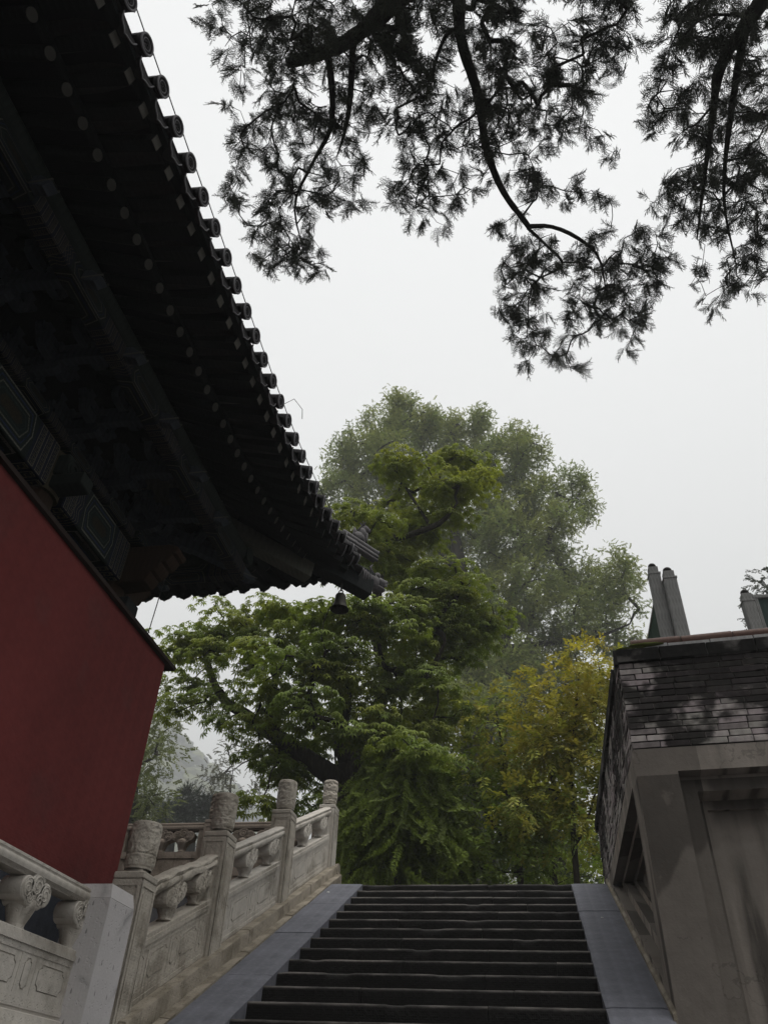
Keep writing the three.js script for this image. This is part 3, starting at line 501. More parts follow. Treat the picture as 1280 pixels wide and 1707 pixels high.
// boards standing on the right terrace
function boardPost(parent, x, z, y0, y1, w) {
  mesh('post', [rbx(x - w / 2, x + w / 2, y0, y1 - 0.13, z - w / 2, z + w / 2, 0.012, 2), rbx(x - w * 0.42, x + w * 0.42, y1 - 0.125, y1 - 0.03, z - w * 0.42, z + w * 0.42, 0.008, 2), rbx(x - w * 0.55, x + w * 0.55, y1 - 0.15, y1 - 0.12, z - w * 0.55, z + w * 0.55, 0.006)], M.greyWood, parent);
  mesh('knob', T(new THREE.SphereGeometry(w * 0.36, 16, 10).scale(1, 0.85, 1), x, y1, z), M.darkKnob, parent);
}
{
  const A = thing('board_screen', 'grey wooden screen with two capped posts close together and a green board edge-on', 'screen', [0, 0, 0]);
  boardPost(A, 1.655, -8.05, 3.42, 5.48, 0.13); boardPost(A, 1.8, -7.97, 3.42, 5.35, 0.145);
  for (let i = 0; i < 5; i++) mesh('board', bx(1.615 + (i % 2) * 0.003, 1.64 + (i % 2) * 0.003, 3.9, 5.02, -8.12 - (i + 1) * 0.3 + 0.002, -8.12 - i * 0.3), M.boardGreen, A);
  mesh('top_rail', rbx(1.605, 1.65, 5.02, 5.06, -9.65, -8.1, 0.008), M.greyWood, A);
  const Bd = thing('board_screen', 'teal grey board between capped posts at the right edge of the view', 'screen', [0, 0, 0]);
  boardPost(Bd, 2.59, -8, 3.42, 5.0, 0.13); boardPost(Bd, 4.2, -8, 3.42, 5.0, 0.13);
  for (let i = 0; i < 6; i++) mesh('board', bx(2.67 + i * 0.24, 2.67 + (i + 1) * 0.24 - 0.003, 3.7, 4.9, -8.02 - (i % 2) * 0.004, -7.99 - (i % 2) * 0.004), M.boardTeal, Bd);
  mesh('top_rail', rbx(2.65, 4.15, 4.9, 4.945, -8.04, -7.96, 0.008), M.greyWood, Bd); mesh('batten', rbx(2.665, 2.7, 3.7, 4.9, -7.985, -7.965, 0.004), M.greyWood, Bd);
}
for (const [x, z, s, l] of [[-2.62, -10.25, 0.03, 'tiny pale scrap lying near the top of the left sloping slab'], [0.62, -9.1, 0.026, 'tiny pale scrap lying halfway up the right sloping slab']]) { const t = thing('paper_scrap', l, 'litter', [x, slopeY(z) + 0.012, z]); const g = displace(new THREE.BoxGeometry(s, 0.004, s * 0.7, 4, 1, 4), 0.006, 60, x); mesh('crumpled_paper', g.rotateX(0.42), M.paper, t); }
//@@HALL
// ------------------------------------------------------------------ the hall on the left: red wall, painted beams, bracket sets, two tiers of rafters, tiled eave
{
  const Hh = thing('temple_hall', 'temple hall with plain red wall, dark painted beams and an upturned grey tiled eave', 'temple', [-4.2, 0, -6.1]);
  const CX = -4.2, CZ = -6.1; // corner column
  // side 0 faces the stair (+x), side 1 faces north (-z): o = outward, s = along towards the corner and beyond it
  const P = (side, o, s, y) => side ? V3(s, y, -o) : V3(o, y, -s);
  const curve = s => { const c = clamp((s + 1.1) / 3.35, 0, 1.06); return c * c; };
  const oE = s => 2.05 + 0.2 * curve(s), yE = s => 5.65 + 0.26 * curve(s);
  const mm = (n, g, m, o) => mesh(n, g, m, Hh, o);
  // walls (local x,z relative to the corner column)
  {
    const xo = -3.64 - CX, zo = -6.67 - CZ, pos = [];
    const wall = sweep([[0.02, 0.0], [0.0, 2.3], [-0.5, 2.3], [-0.5, 0]], 0, 12, 60, ([u, b, a]) => [u, b, a + (a > -0.2 ? (fbm(u * 0.9, b * 0.9, 3, 3) - 0.5) * 0.02 : 0)]);
    const m1 = new THREE.Matrix4().makeRotationY(Math.PI / 2); wall.applyMatrix4(m1); wall.scale(1, 1, 1); // u -> -z, a -> +x
    mm('red_wall', [T(wall, xo, 1.42, zo + 12), T(bx(-7, -0.4, 0, 2.3, -0.5, 0), xo, 1.42, zo + 0.5)], M.red);
    mm('wainscot', [bx(xo - 0.55, xo + 0.035, 0.36, 1.42, zo - 0.03, zo + 12), bx(xo - 7, xo - 0.5, 0.36, 1.42, zo - 0.03, zo + 0.5)], M.wainscot);
    const cap = sweep([[0.05, 0], [0.055, 0.035], [-0.28, 0.33], [-0.5, 0.33], [-0.5, 0]], 0, 12.15, 1); cap.applyMatrix4(m1); mm('wall_cap', [T(cap, xo, 3.72, zo + 12), bx(xo - 7, xo - 0.3, 3.72, 3.9, zo - 0.1, zo + 0.5)], M.capDark);
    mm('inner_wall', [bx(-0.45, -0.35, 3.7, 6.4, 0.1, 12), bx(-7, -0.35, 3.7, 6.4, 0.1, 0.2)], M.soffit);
    mm('floor_slab', bx(-7, 12 - 12, 0.3, 0.42, 0, 12), M.wainscot);
  }
  // columns and beams
  const paint = (t, len, name2 = t) => { const c = t.clone(); c.repeat.set(1 / len, 1); c.needsUpdate = true; return mat({ map: c, roughness: 0.75, color: name2 === bp2 ? rgb(0.38, 0.37, 0.38) : rgb(0.6, 0.6, 0.62) }); };
  const beam = (name, side, s0, s1, o, y0, y1, t, tx, span) => {
    const g = rbx(0, s1 - s0, y0, y1, -t, 0, 0.025, 2), p = g.attributes.position, q = g.toNonIndexed ? g : g;
    const ng = prep(g), pp = ng.attributes.position, uv = new Float32Array(pp.count * 2);
    for (let i = 0; i < pp.count; i++) { uv[2 * i] = (pp.getX(i)) ; uv[2 * i + 1] = (pp.getY(i) - y0 + (pp.getZ(i)) * 0.5) / (y1 - y0); }
    for (let i = 0; i < pp.count; i++) { const u = pp.getX(i) + s0, z = pp.getZ(i) + o; const v = P(side, z, u, pp.getY(i)); pp.setXYZ(i, v.x, v.y, v.z); }
    ng.computeVertexNormals(); ng.setAttribute('uv', new THREE.BufferAttribute(uv, 2));
    const m = new THREE.Mesh(ng, paint(tx, span)); m.name = name; m.castShadow = m.receiveShadow = true; Hh.add(m); return m;
  };
  for (const side of [0, 1]) {
    beam('lower_beam', side, -1.5, 0.0, 0.16, 3.92, 4.22, 0.3, bp2, 1.5); beam('lower_beam', side, -4.6, -1.5, 0.16, 3.92, 4.22, 0.3, bp2, 1.55);
    beam('beam', side, -1.36, -0.14, 0.23, 4.31, 4.78, 0.4, bp1, 1.22); beam('beam', side, -4.46, -1.64, 0.23, 4.31, 4.78, 0.4, bp1, 1.41);
    beam('beam', side, -7.5, -4.74, 0.23, 4.31, 4.78, 0.4, bp1, 1.38);
    beam('plate_beam', side, -9, 0.35, 0.28, 4.8, 4.92, 0.5, bp2, 0.8);
    mm('lintel_board', side ? bx(-7, 0, 4.2, 4.33, -0.06, 0.0) : bx(0.0, 0.06, 4.2, 4.33, 0, 9), M.timberRed);
    beam('purlin_beam', side, -9, 1.05, 1.06, 5.06, 5.24, 0.16, bp2, 1.1);
    const pur = new THREE.CylinderGeometry(0.11, 0.11, 10.2, 14); if (side) { pur.rotateZ(Math.PI / 2); mm('purlin', T(pur, -4.0, 5.36, -0.98), M.timberGreen); } else { pur.rotateX(Math.PI / 2); mm('purlin', T(pur, 0.98, 5.36, 4.0), M.timberGreen); }
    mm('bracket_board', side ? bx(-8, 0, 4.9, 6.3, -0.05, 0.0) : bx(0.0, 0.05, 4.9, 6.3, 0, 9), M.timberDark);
  }
  for (const [x, z] of [[0, 0], [0, 1.5], [0, 4.6], [-1.5, 0], [-4.6, 0]]) mm('column', T(new THREE.CylinderGeometry(0.19, 0.2, 4.5, 22), x, 2.55, z), M.timberRed);
  // carved beam ends that poke out past the columns
  const headShape = () => { const s = new THREE.Shape(); s.moveTo(-0.1, 0.16); s.lineTo(0.16, 0.16); for (let k = 0; k < 4; k++) { const x = 0.22 - k * 0.055, y = 0.16 - k * 0.085; s.quadraticCurveTo(x + 0.035, y - 0.02, x, y - 0.075); s.lineTo(x - 0.03, y - 0.082); } s.lineTo(-0.1, -0.19); s.closePath(); return new THREE.ExtrudeGeometry(s, { depth: 0.2, bevelEnabled: true, bevelSize: 0.01, bevelThickness: 0.01, bevelSegments: 1, curveSegments: 6 }).translate(0, 0, -0.1); };
  { const g1 = headShape(); const a = T(g1.clone().scale(1.7, 1.25, 1), 0.36, 4.56, 0); mm('beam_head', a, M.timberRed, { label: 'reddish brown carved scroll end' }); const b = T(headShape().rotateY(Math.PI / 2).scale(1, 1.2, 1.4), 0, 4.55, -0.36); mm('beam_head', b, M.timberRed);
    for (const z of [1.5, 4.6]) { const c = T(new THREE.CylinderGeometry(0.15, 0.15, 0.34, 20).rotateX(Math.PI / 2), 0.3, 4.6, z); const d = []; for (let k = 0; k < 3; k++) d.push(T(new THREE.TorusGeometry(0.05 + k * 0.045, 0.012, 6, 20).rotateY(Math.PI / 2), 0.0, 0, 0)); mm('column_band', [T(new THREE.CylinderGeometry(0.225, 0.225, 0.46, 24), 0, 4.55, z)], M.gilt); mm('beam_head', [rbx(0.15, 0.52, 4.36, 4.5, z - 0.09, z + 0.09, 0.02), T(d[0], 0.33, 4.6, z), rbx(0.15, 0.32, 4.5, 4.74, z - 0.1, z + 0.1, 0.03, 2), T(d[1], 0.33, 4.6, z)], M.timberGreen); }
    mm('tie_beam_end', [rbx(-0.14, 0.14, 3.98, 4.16, -0.62, -0.16, 0.012), rbx(0.16, 0.36, 3.98, 4.14, -0.12, 0.12, 0.012)], M.timberDark);
  }
  // bracket sets (dougong): capital block, three tiers of crossed arms with blocks, a slanting nose
  const arm = (L, h, t) => { const s = new THREE.Shape(), r = h * 0.9; s.moveTo(-L / 2, h); s.lineTo(L / 2, h); s.lineTo(L / 2, h * 0.55); s.lineTo(L / 2 - r * 0.3, h * 0.22); s.lineTo(L / 2 - r, 0); s.lineTo(-L / 2 + r, 0); s.lineTo(-L / 2 + r * 0.3, h * 0.22); s.lineTo(-L / 2, h * 0.55); s.closePath(); return new THREE.ExtrudeGeometry(s, { depth: t, bevelEnabled: false }).translate(0, 0, -t / 2); };
  const block = (w, h) => { const g = new THREE.BoxGeometry(w, h, w); const p = g.attributes.position; for (let i = 0; i < p.count; i++) if (p.getY(i) < 0) { p.setX(i, p.getX(i) * 0.72); p.setZ(i, p.getZ(i) * 0.72); } return g; };
  const setGeo = () => { // out along +x, base at y 0
    const g = [T(block(0.22, 0.13), 0, 0.065, 0)], tier = 0.115;
    for (let k = 0; k < 3; k++) {
      const y = 0.13 + k * tier, reach = 0.3 + k * 0.3;
      g.push(T(arm(reach * 1.3 + 0.2, 0.085, 0.075), reach * 0.35, y, 0)); // outward
      for (let q = 0; q <= k; q++) { const x = q * 0.3; g.push(T(arm(0.5 + ((k + q) % 2) * 0.16, 0.085, 0.075).rotateY(Math.PI / 2), x, y + 0.0, 0)); for (const z of [-0.22, 0, 0.22]) g.push(T(block(0.1, 0.06), x, y + 0.1, z)); }
      g.push(T(block(0.11, 0.06), reach, y + 0.1, 0));
    }
    const nose = new THREE.Shape(); nose.moveTo(0, 0.1); nose.lineTo(0.62, 0.02); nose.lineTo(0.74, -0.1); nose.lineTo(0.68, -0.13); nose.lineTo(0.5, -0.06); nose.lineTo(0, 0.0); nose.closePath();
    g.push(T(new THREE.ExtrudeGeometry(nose, { depth: 0.08, bevelEnabled: true, bevelSize: 0.006, bevelThickness: 0.006, bevelSegments: 1 }).translate(0, 0, -0.04), 0.45, 0.27, 0));
    return g;
  };
  const bs = mm('bracket_set', setGeo(), M.bracketPaint); bs.position.set(0.05, 4.92, 1.5 - 0.0);
  const edge = mesh('nose_edge', [rbx(1.0, 1.2, 0.19, 0.205, -0.052, -0.04, 0.003), rbx(1.0, 1.2, 0.19, 0.205, 0.04, 0.052, 0.003)], M.timberEnd, bs);
  for (const z of [0.75, 2.28, 3.05, 3.83, 4.6, 5.4, 6.2]) { const c = bs.clone(); c.position.set(0.05, 4.92, z); Hh.add(c); }
  for (const x of [-0.75, -1.5, -2.28, -3.05]) { const c = bs.clone(); c.position.set(x, 4.92, -0.05); c.rotation.y = Math.PI / 2; Hh.add(c); }
  { const c = bs.clone(); c.position.set(0, 4.92, 0); c.rotation.y = Math.PI / 4; c.scale.set(1.35, 1, 1.1); Hh.add(c); const c2 = bs.clone(); c2.position.set(0.02, 4.92, 0.02); Hh.add(c2); const c3 = bs.clone(); c3.position.set(-0.02, 4.925, -0.02); c3.rotation.y = Math.PI / 2; Hh.add(c3); }
  // fan-out of the rafters near the corner
  const foot = s => { if (s < -1) return [-0.3, s]; const w = (s + 1) / 3.15; return [lerp(-0.3, 1.3, Math.pow(w, 0.9)), lerp(-1, 1.22, w)]; };
  const rafterAt = (s) => { const [oi, si] = foot(s), c = curve(s), o1 = 1.47 + 0.2 * c, y1 = 5.45 + 0.26 * c, of = 1.92 + 0.2 * c, yf = 5.49 + 0.26 * c;
    const sr = lerp(si, s, (o1 - oi) / (of - oi)); return { oi, si, o1, sr, y1, of, sf: s, yf, yi: y1 + 0.46 * (o1 - oi) }; };
  let n = 0;
  for (const side of [0, 1]) for (let s = 2.08; s > (side ? -3.2 : -7.6); s -= 0.228) {
    const q = rafterAt(s); n++;
    const A = P(side, q.oi, q.si, q.yi), B = P(side, q.o1, q.sr, q.y1);
    const rf = mm('rafter', [tube([A, B], 0.052, 10)], M.timberDark);
    if (s < 2) { const d = B.clone().sub(A).normalize(), e = new THREE.CylinderGeometry(0.044, 0.044, 0.008, 14); e.applyQuaternion(new THREE.Quaternion().setFromUnitVectors(V3(0, 1, 0), d)); mesh('painted_end', T(e, B.x + d.x * 0.003, B.y + d.y * 0.003, B.z + d.z * 0.003), M.timberEnd, rf); }
    const ob = lerp(q.o1, q.oi, 0.25), C = P(side, ob, lerp(q.sr, q.si, 0.25), q.y1 + 0.46 * (q.o1 - ob) + 0.1), D = P(side, q.of, q.sf, q.yf), dir = D.clone().sub(C), L = dir.length(); dir.normalize();
    const up = V3(0, 1, 0).addScaledVector(dir, -dir.y).normalize(), sd = up.clone().cross(dir), M4 = new THREE.Matrix4().makeBasis(sd, up, dir).setPosition(C);
    const fr = new THREE.BoxGeometry(0.088, 0.088, L); fr.translate(0, 0, L / 2); fr.applyMatrix4(M4); const fm = mm('flying_rafter', fr, M.timberDark);
    const fe = new THREE.BoxGeometry(0.08, 0.08, 0.006); fe.translate(0, 0, L + 0.001); fe.applyMatrix4(M4); mesh('painted_end', fe, M.flyEnd, fm);
  }
  // boards over the rafters, eave boards and the roof body
  const ribbon = (fn, s0, s1, ns, no) => { const pos = [], idx = []; for (let i = 0; i <= ns; i++) for (let j = 0; j <= no; j++) { const v = fn(lerp(s0, s1, i / ns), j / no); pos.push(v.x, v.y, v.z); } for (let i = 0; i < ns; i++) for (let j = 0; j < no; j++) { const a = i * (no + 1) + j; idx.push(a, a + 1, a + no + 1, a + 1, a + no + 2, a + no + 1); } const g = new THREE.BufferGeometry(); g.setAttribute('position', new THREE.Float32BufferAttribute(pos, 3)); g.setIndex(idx); g.computeVertexNormals(); return g; };
  for (const side of [0, 1]) {
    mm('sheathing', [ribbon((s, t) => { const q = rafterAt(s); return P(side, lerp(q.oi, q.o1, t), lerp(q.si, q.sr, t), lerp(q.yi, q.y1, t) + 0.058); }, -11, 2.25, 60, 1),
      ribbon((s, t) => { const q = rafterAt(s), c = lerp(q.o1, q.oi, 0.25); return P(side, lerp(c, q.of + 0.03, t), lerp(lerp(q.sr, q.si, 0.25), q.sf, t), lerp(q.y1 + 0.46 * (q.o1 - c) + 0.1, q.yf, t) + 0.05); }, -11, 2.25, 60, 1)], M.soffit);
    const strip = (o, y, w, h) => { const pts = []; const g = []; const N = 48; for (let i = 0; i < N; i++) { const a = lerp(-11, 2.2, i / N), b = lerp(-11, 2.2, (i + 1) / N); const mk = (s, k, l) => P(side, o(s) + k * w, s, y(s) + l * h); const c = [mk(a, 0, 0), mk(a, 1, 0), mk(a, 1, 1), mk(a, 0, 1), mk(b, 0, 0), mk(b, 1, 0), mk(b, 1, 1), mk(b, 0, 1)]; const pos = []; for (const f of [[0, 1, 5, 4], [1, 2, 6, 5], [2, 3, 7, 6], [3, 0, 4, 7]]) { for (const k of [0, 1, 2, 0, 2, 3]) { const v = c[f[k]]; pos.push(v.x, v.y, v.z); } } const q = new THREE.BufferGeometry(); q.setAttribute('position', new THREE.Float32BufferAttribute(pos, 3)); q.computeVertexNormals(); g.push(q); } return g; };
    mm('eave_board', strip(s => 1.90 + 0.2 * curve(s), s => 5.535 + 0.26 * curve(s), 0.08, 0.055), M.timberDark); mm('rafter_board', strip(s => 1.43 + 0.2 * curve(s), s => 5.50 + 0.26 * curve(s), 0.06, 0.05), M.timberDark);
    const up = (s, t) => { const sU = s > -3 ? lerp(-3, -2.6, clamp((s + 3) / 5.25, 0, 1)) : s, o = lerp(oE(s) - 0.06, -2.6, t); return P(side, o, lerp(s, sU, t), lerp(yE(s) - 0.02, 8.3, t) - 0.5 * Math.sin(t * Math.PI)); };
    mm('roof_bed', ribbon(up, -11, 2.27, 50, 8), M.tile);
  }
  // eave tiles: round cover tiles with a medallion end, and the drip tile between each pair
  const arcTile = (r, th, a0, a1, L) => { const pr = []; const K = 14; for (let k = 0; k <= K; k++) { const a = lerp(a0, a1, k / K); pr.push([Math.sin(a) * r, Math.cos(a) * r]); } for (let k = K; k >= 0; k--) { const a = lerp(a0, a1, k / K); pr.push([Math.sin(a) * (r - th), Math.cos(a) * (r - th)]); } return sweep(pr, -L, 0, 1, null, 0.7); };
  const RT = 0.073;
  const roundGeo = [arcTile(RT, 0.014, -1.75, 1.75, 0.6), lathe([[0, -0.004], [RT * 0.5, 0.0], [RT * 0.52, 0.006], [RT * 0.6, 0.007], [RT * 0.62, 0.0], [RT * 0.8, -0.002], [RT * 0.83, 0.009], [RT, 0.01], [RT * 1.02, 0], [RT * 1.0, -0.03], [0, -0.03]], 26).rotateZ(-Math.PI / 2)];
  { const f = []; for (let k = 0; k < 5; k++) { const a = k / 5 * Math.PI * 2; f.push(T(new THREE.SphereGeometry(0.011, 8, 6), 0.0, Math.sin(a) * RT * 0.28, Math.cos(a) * RT * 0.28)); } roundGeo.push(...f); }
  const rg = uvBox(merged(roundGeo));
  const rimG = uvBox(merged([new THREE.TorusGeometry(RT * 0.93, 0.0085, 7, 30).rotateY(Math.PI / 2).translate(0.006, 0, 0), new THREE.TorusGeometry(RT * 0.56, 0.004, 6, 24).rotateY(Math.PI / 2).translate(0.004, 0, 0)]));
  const lipPts = (() => { const o = []; const K = 10; for (let k = 0; k <= K; k++) { const a = lerp(-0.72, 0.72, k / K); o.push([Math.sin(a) * 0.15, 0.13 - Math.cos(a) * 0.136]); } for (const q of [[0.085, -0.012], [0.066, -0.034], [0.034, -0.046], [0.014, -0.056], [0, -0.07], [-0.014, -0.056], [-0.034, -0.046], [-0.066, -0.034], [-0.085, -0.012]]) o.push(q); return o; })();
  const dg = uvBox(merged([arcTile(0.15, 0.014, Math.PI - 0.72, Math.PI + 0.72, 0.6).translate(0, 0.13, 0), new THREE.ExtrudeGeometry(new THREE.Shape(lipPts.map(q => new THREE.Vector2(q[0], q[1]))), { depth: 0.01, bevelEnabled: false }).rotateY(Math.PI / 2)]));
  const lipRim = uvBox(merged([tube([...lipPts.slice(10), lipPts[0]].map(q => V3(0.011, q[1], -q[0])), 0.0055, 6)]));
  const place = (side, s, geo, name, dy, dO) => {
    const a = foot(s), d = P(side, oE(s) - a[0], s - a[1], -0.17 * (oE(s) - a[0])).normalize(); // outward, a little down: the last course lies flatter
    const sd = V3(0, 1, 0).cross(d).normalize().negate(), up = d.clone().cross(sd).normalize(); if (up.y < 0) { up.negate(); sd.negate(); }
    const m = new THREE.Mesh(geo, M.tileDark); m.name = name; m.castShadow = m.receiveShadow = true;
    const z = d.clone().cross(up); m.matrixAutoUpdate = true; m.quaternion.setFromRotationMatrix(new THREE.Matrix4().makeBasis(d, up, z)); m.position.copy(P(side, oE(s) + dO, s, yE(s) + dy)); const j = 0.012; m.position.y += (R0() - 0.5) * j; m.position.x += (R0() - 0.5) * j; m.rotateX((R0() - 0.5) * 0.2); Hh.add(m);
    const e = new THREE.Mesh(name === 'round_tile' ? rimG : lipRim, M.tileRim); e.name = 'rim'; e.castShadow = e.receiveShadow = true; m.add(e);
  };
  for (const side of [0, 1]) for (let k = 0, s = 1.86; s > (side ? -3.4 : -7.4); k++, s -= 0.273) { place(side, s, rg, 'round_tile', 0, 0); place(side, s - 0.1365, dg, 'drip_tile', -0.105, -0.045); }
  place(0, 1.86 + 0.2, dg, 'drip_tile', -0.105, -0.045);
  // hip: two stacked corner beams, beast-head sheath on the tip, ridge with a seated guardian figure above
  const hip = t => V3(t, 0, -t);
  const barAlong = (t0, y0, t1, y1, w, h) => { const A = hip(t0).setY(y0), B = hip(t1).setY(y1), d = B.clone().sub(A), L = d.length(); d.normalize(); const up = V3(0, 1, 0).addScaledVector(d, -d.y).normalize(); const g = new RoundedBoxGeometry(w, h, L, 2, 0.012).translate(0, h / 2, L / 2); g.applyMatrix4(new THREE.Matrix4().makeBasis(d.clone().cross(up).negate(), up, d).setPosition(A)); return g; };
  mm('corner_beam', [barAlong(0, 5.72, 1.64, 5.41, 0.18, 0.23)], M.cornerLit);
  mm('upper_corner_beam', [barAlong(0.9, 5.9, 1.7, 5.72, 0.15, 0.18), barAlong(1.5, 5.66, 2.28, 5.51, 0.2, 0.36)], M.timberDark);
  { // beast head
    const g = [], q = (x, y, z, sx, sy, sz) => { const e = new THREE.SphereGeometry(1, 14, 10).scale(sx, sy, sz); displace(e, 0.018, 30, x * 9); return T(e, x, y, z); };
    const a = [q(0, 0.1, 0, 0.13, 0.12, 0.11), q(0.14, 0.13, 0, 0.11, 0.07, 0.08), q(0.13, 0.03, 0, 0.1, 0.04, 0.07), q(0.06, 0.19, 0.06, 0.05, 0.04, 0.03), q(0.06, 0.19, -0.06, 0.05, 0.04, 0.03), q(0.24, 0.17, 0, 0.035, 0.035, 0.05), q(0.21, 0.09, 0.05, 0.03, 0.02, 0.02), q(0.21, 0.09, -0.05, 0.03, 0.02, 0.02)];
    for (let k = 0; k < 4; k++) { a.push(T(new THREE.TorusGeometry(0.1 + 0.008 * k, 0.014, 6, 18).rotateY(Math.PI / 2), -0.06 - k * 0.04, 0.1, 0)); }
    a.push(tube([V3(0, 0.2, 0.05), V3(-0.06, 0.28, 0.07), V3(-0.02, 0.33, 0.07)], [0.022, 0.016, 0.006]), tube([V3(0, 0.2, -0.05), V3(-0.06, 0.28, -0.07), V3(-0.02, 0.33, -0.07)], [0.022, 0.016, 0.006]));
    const gg = a.map(x => { x = prep(x); x.rotateY(Math.PI / 4); return T(x, 2.3, 5.68, -2.3); }); mm('beast_head', gg, M.tile, { label: 'grey clay beast head capping the corner beam' });
  }
  { // hip ridge and its end
    const pts = []; for (let i = 0; i <= 14; i++) { const t = lerp(2.1, -2.6, i / 14); pts.push(hip(t).setY(lerp(6.14, 8.3, i / 14) - 0.42 * Math.sin(i / 14 * Math.PI))); }
    const low = pts.map(p => p.clone().setY(p.y + 0.0)); mm('hip_ridge', [tube(low, 0.09, 10), tube(pts.map(p => p.clone().setY(p.y + 0.13)), 0.06, 12)], M.tile);
    const e = pts[0]; const gg = [];
    gg.push(tube([hip(1.95).setY(6.39), hip(2.36).setY(6.27)], 0.045, 16), tube([hip(2.345).setY(6.274), hip(2.365).setY(6.268)], 0.052, 16), barAlong(1.95, 6.24, 2.34, 6.13, 0.1, 0.1), tube([hip(1.95).setY(6.27), hip(2.34).setY(6.16)].map(p => p.add(V3(0.05, 0, 0.05))), 0.022, 10), tube([hip(1.95).setY(6.21), hip(2.33).setY(6.1)].map(p => p.add(V3(0.055, 0, 0.055))), 0.02, 10));
    mm('ridge_end_tile', gg, M.tile);
    const f = [], q = (x, y, z, sx, sy, sz) => { const s = new THREE.SphereGeometry(1, 12, 9).scale(sx, sy, sz); displace(s, 0.012, 34, x * 7 + y); return T(s, x, y, z); };
    f.push(q(0, 0.07, 0, 0.1, 0.08, 0.05), q(0.05, 0.16, 0, 0.06, 0.09, 0.045), q(0.09, 0.25, 0, 0.06, 0.045, 0.04), q(0.14, 0.24, 0, 0.035, 0.028, 0.03), q(-0.08, 0.12, 0, 0.03, 0.08, 0.025), tube([V3(0.06, 0.28, 0.02), V3(0.02, 0.34, 0.03)], [0.014, 0.005]), tube([V3(0.06, 0.28, -0.02), V3(0.02, 0.34, -0.03)], [0.014, 0.005]), tube([V3(0.1, 0.03, 0.03), V3(0.1, 0.16, 0.03)], 0.018), tube([V3(0.1, 0.03, -0.03), V3(0.1, 0.16, -0.03)], 0.018));
    mm('ridge_beast', f.map(x => { x = prep(x); x.rotateY(Math.PI / 4); return T(x, 2.14, 6.36, -2.14); }), M.tile);
  }
  // lightning wire strung along the tile ends on small stands
  { const pts = []; for (let s = -7.6; s <= 2.0; s += 0.273 / 2) pts.push(P(0, oE(s) - 0.02, s, yE(s) + 0.115 + 0.006 * Math.sin(s * 23))); pts.push(P(0, 2.1, 2.1, 6.2), P(0, 2.12, 2.12, 6.5)); const g = [tube(pts, 0.0045, 5)]; for (let i = 2; i < pts.length - 3; i += 4) g.push(tube([pts[i].clone().setY(pts[i].y - 0.06), pts[i]], 0.004, 4)); g.push(tube([P(0, 2.0, 1.98, 6.25), P(0, 2.2, 2.2, 6.72)], 0.01, 6)); mm('lightning_wire', g, M.wire);
    const w = P(0, oE(-1.05), -1.05, yE(-1.05)); mm('loose_wire', [tube([w.clone().add(V3(-0.02, 0.05, 0)), w.clone().add(V3(0.09, 0.16, -0.03)), w.clone().add(V3(0.16, 0.09, -0.12)), w.clone().add(V3(0.17, -0.04, -0.13))], 0.004, 4)], M.wire);
    mm('earth_wire', [tube([V3(0.25, 5.5, -0.7), V3(0.22, 4.1, -0.66), V3(0.24, 3.6, -0.6)], 0.006, 5)], M.wire); }
}
{ // bell under the eave corner
  const B = thing('wind_bell', 'small bronze bell hanging below the tip of the upturned roof corner', 'bell', [-2.21, 5.17, -8.09]);
  const bell = mesh('bell_body', lathe([[0.0, 0.235], [0.03, 0.235], [0.05, 0.222], [0.06, 0.2], [0.064, 0.14], [0.072, 0.08], [0.088, 0.035], [0.108, 0.0], [0.1, 0.0], [0.066, 0.06], [0.055, 0.18], [0.0, 0.21]], 28), M.iron, B); bell.scale.set(1.12, 1, 1.12);
  mesh('hanger', [T(new THREE.TorusGeometry(0.028, 0.008, 8, 18), 0, 0.26, 0), tube([V3(0, 0.28, 0), V3(0, 0.47, 0)], 0.013, 8), rbx(-0.03, 0.03, 0.4, 0.47, -0.03, 0.03, 0.006)], M.iron, B);
  mesh('clapper', [tube([V3(0, 0.2, 0), V3(0, 0.05, 0)], 0.005, 5), T(new THREE.SphereGeometry(0.018, 10, 8), 0, 0.05, 0)], M.iron, B);
}
{ const n = thing('wall_notice', 'small blank pale paper slip on the grey wall base seen between the balustrade vases', 'notice', [-3.597, 1.2, -5.1]); mesh('paper', T(bx(0, 0.004, -0.05, 0.05, -0.09, 0.09), 0, 0, 0), M.paper, n); }
//@@HALLEND
//@@TREES
// ------------------------------------------------------------------ trees: trunk and limbs grown towards the boughs, leaves as many small shapes
const leafMat = (c, tr = 0.35) => new THREE.MeshPhysicalMaterial({ color: rgb(...c), roughness: 0.85, transmission: tr, thickness: 0, side: THREE.DoubleSide, specularIntensity: 0.4 });
function triGeo(pos) { const g = new THREE.BufferGeometry(); g.setAttribute('position', new THREE.Float32BufferAttribute(pos, 3)); g.computeVertexNormals(); return g; }
function addLeaf(pos, o, dir, up, L, w, droop = 0.2) { // folded, pointed leaf from o along dir
  const sd = dir.clone().cross(up).normalize(), at = (a, b, c) => o.clone().addScaledVector(dir, a * L).addScaledVector(sd, b * w).addScaledVector(up, c * L);
  const A = at(0, 0, 0), B = at(0.55, 0, 0.03 - droop * 0.3), C = at(1, 0, -droop), l = at(0.5, 0.5, 0.08 - droop * 0.3), r = at(0.5, -0.5, 0.08 - droop * 0.3);
  for (const t of [[A, B, l], [A, r, B], [l, B, C], [B, r, C]]) for (const v of t) pos.push(v.x, v.y, v.z);
}
function palmateLeaf() { const pos = []; for (let i = 0; i < 7; i++) { const a = (i - 3) * 0.78, L = 1 - 0.09 * Math.abs(i - 3), d = V3(Math.sin(a), -0.28, Math.cos(a)).normalize(); addLeaf(pos, V3(0, 0, 0), d, V3(0, 1, 0), L, 0.3, 0.35); } return triGeo(pos); }
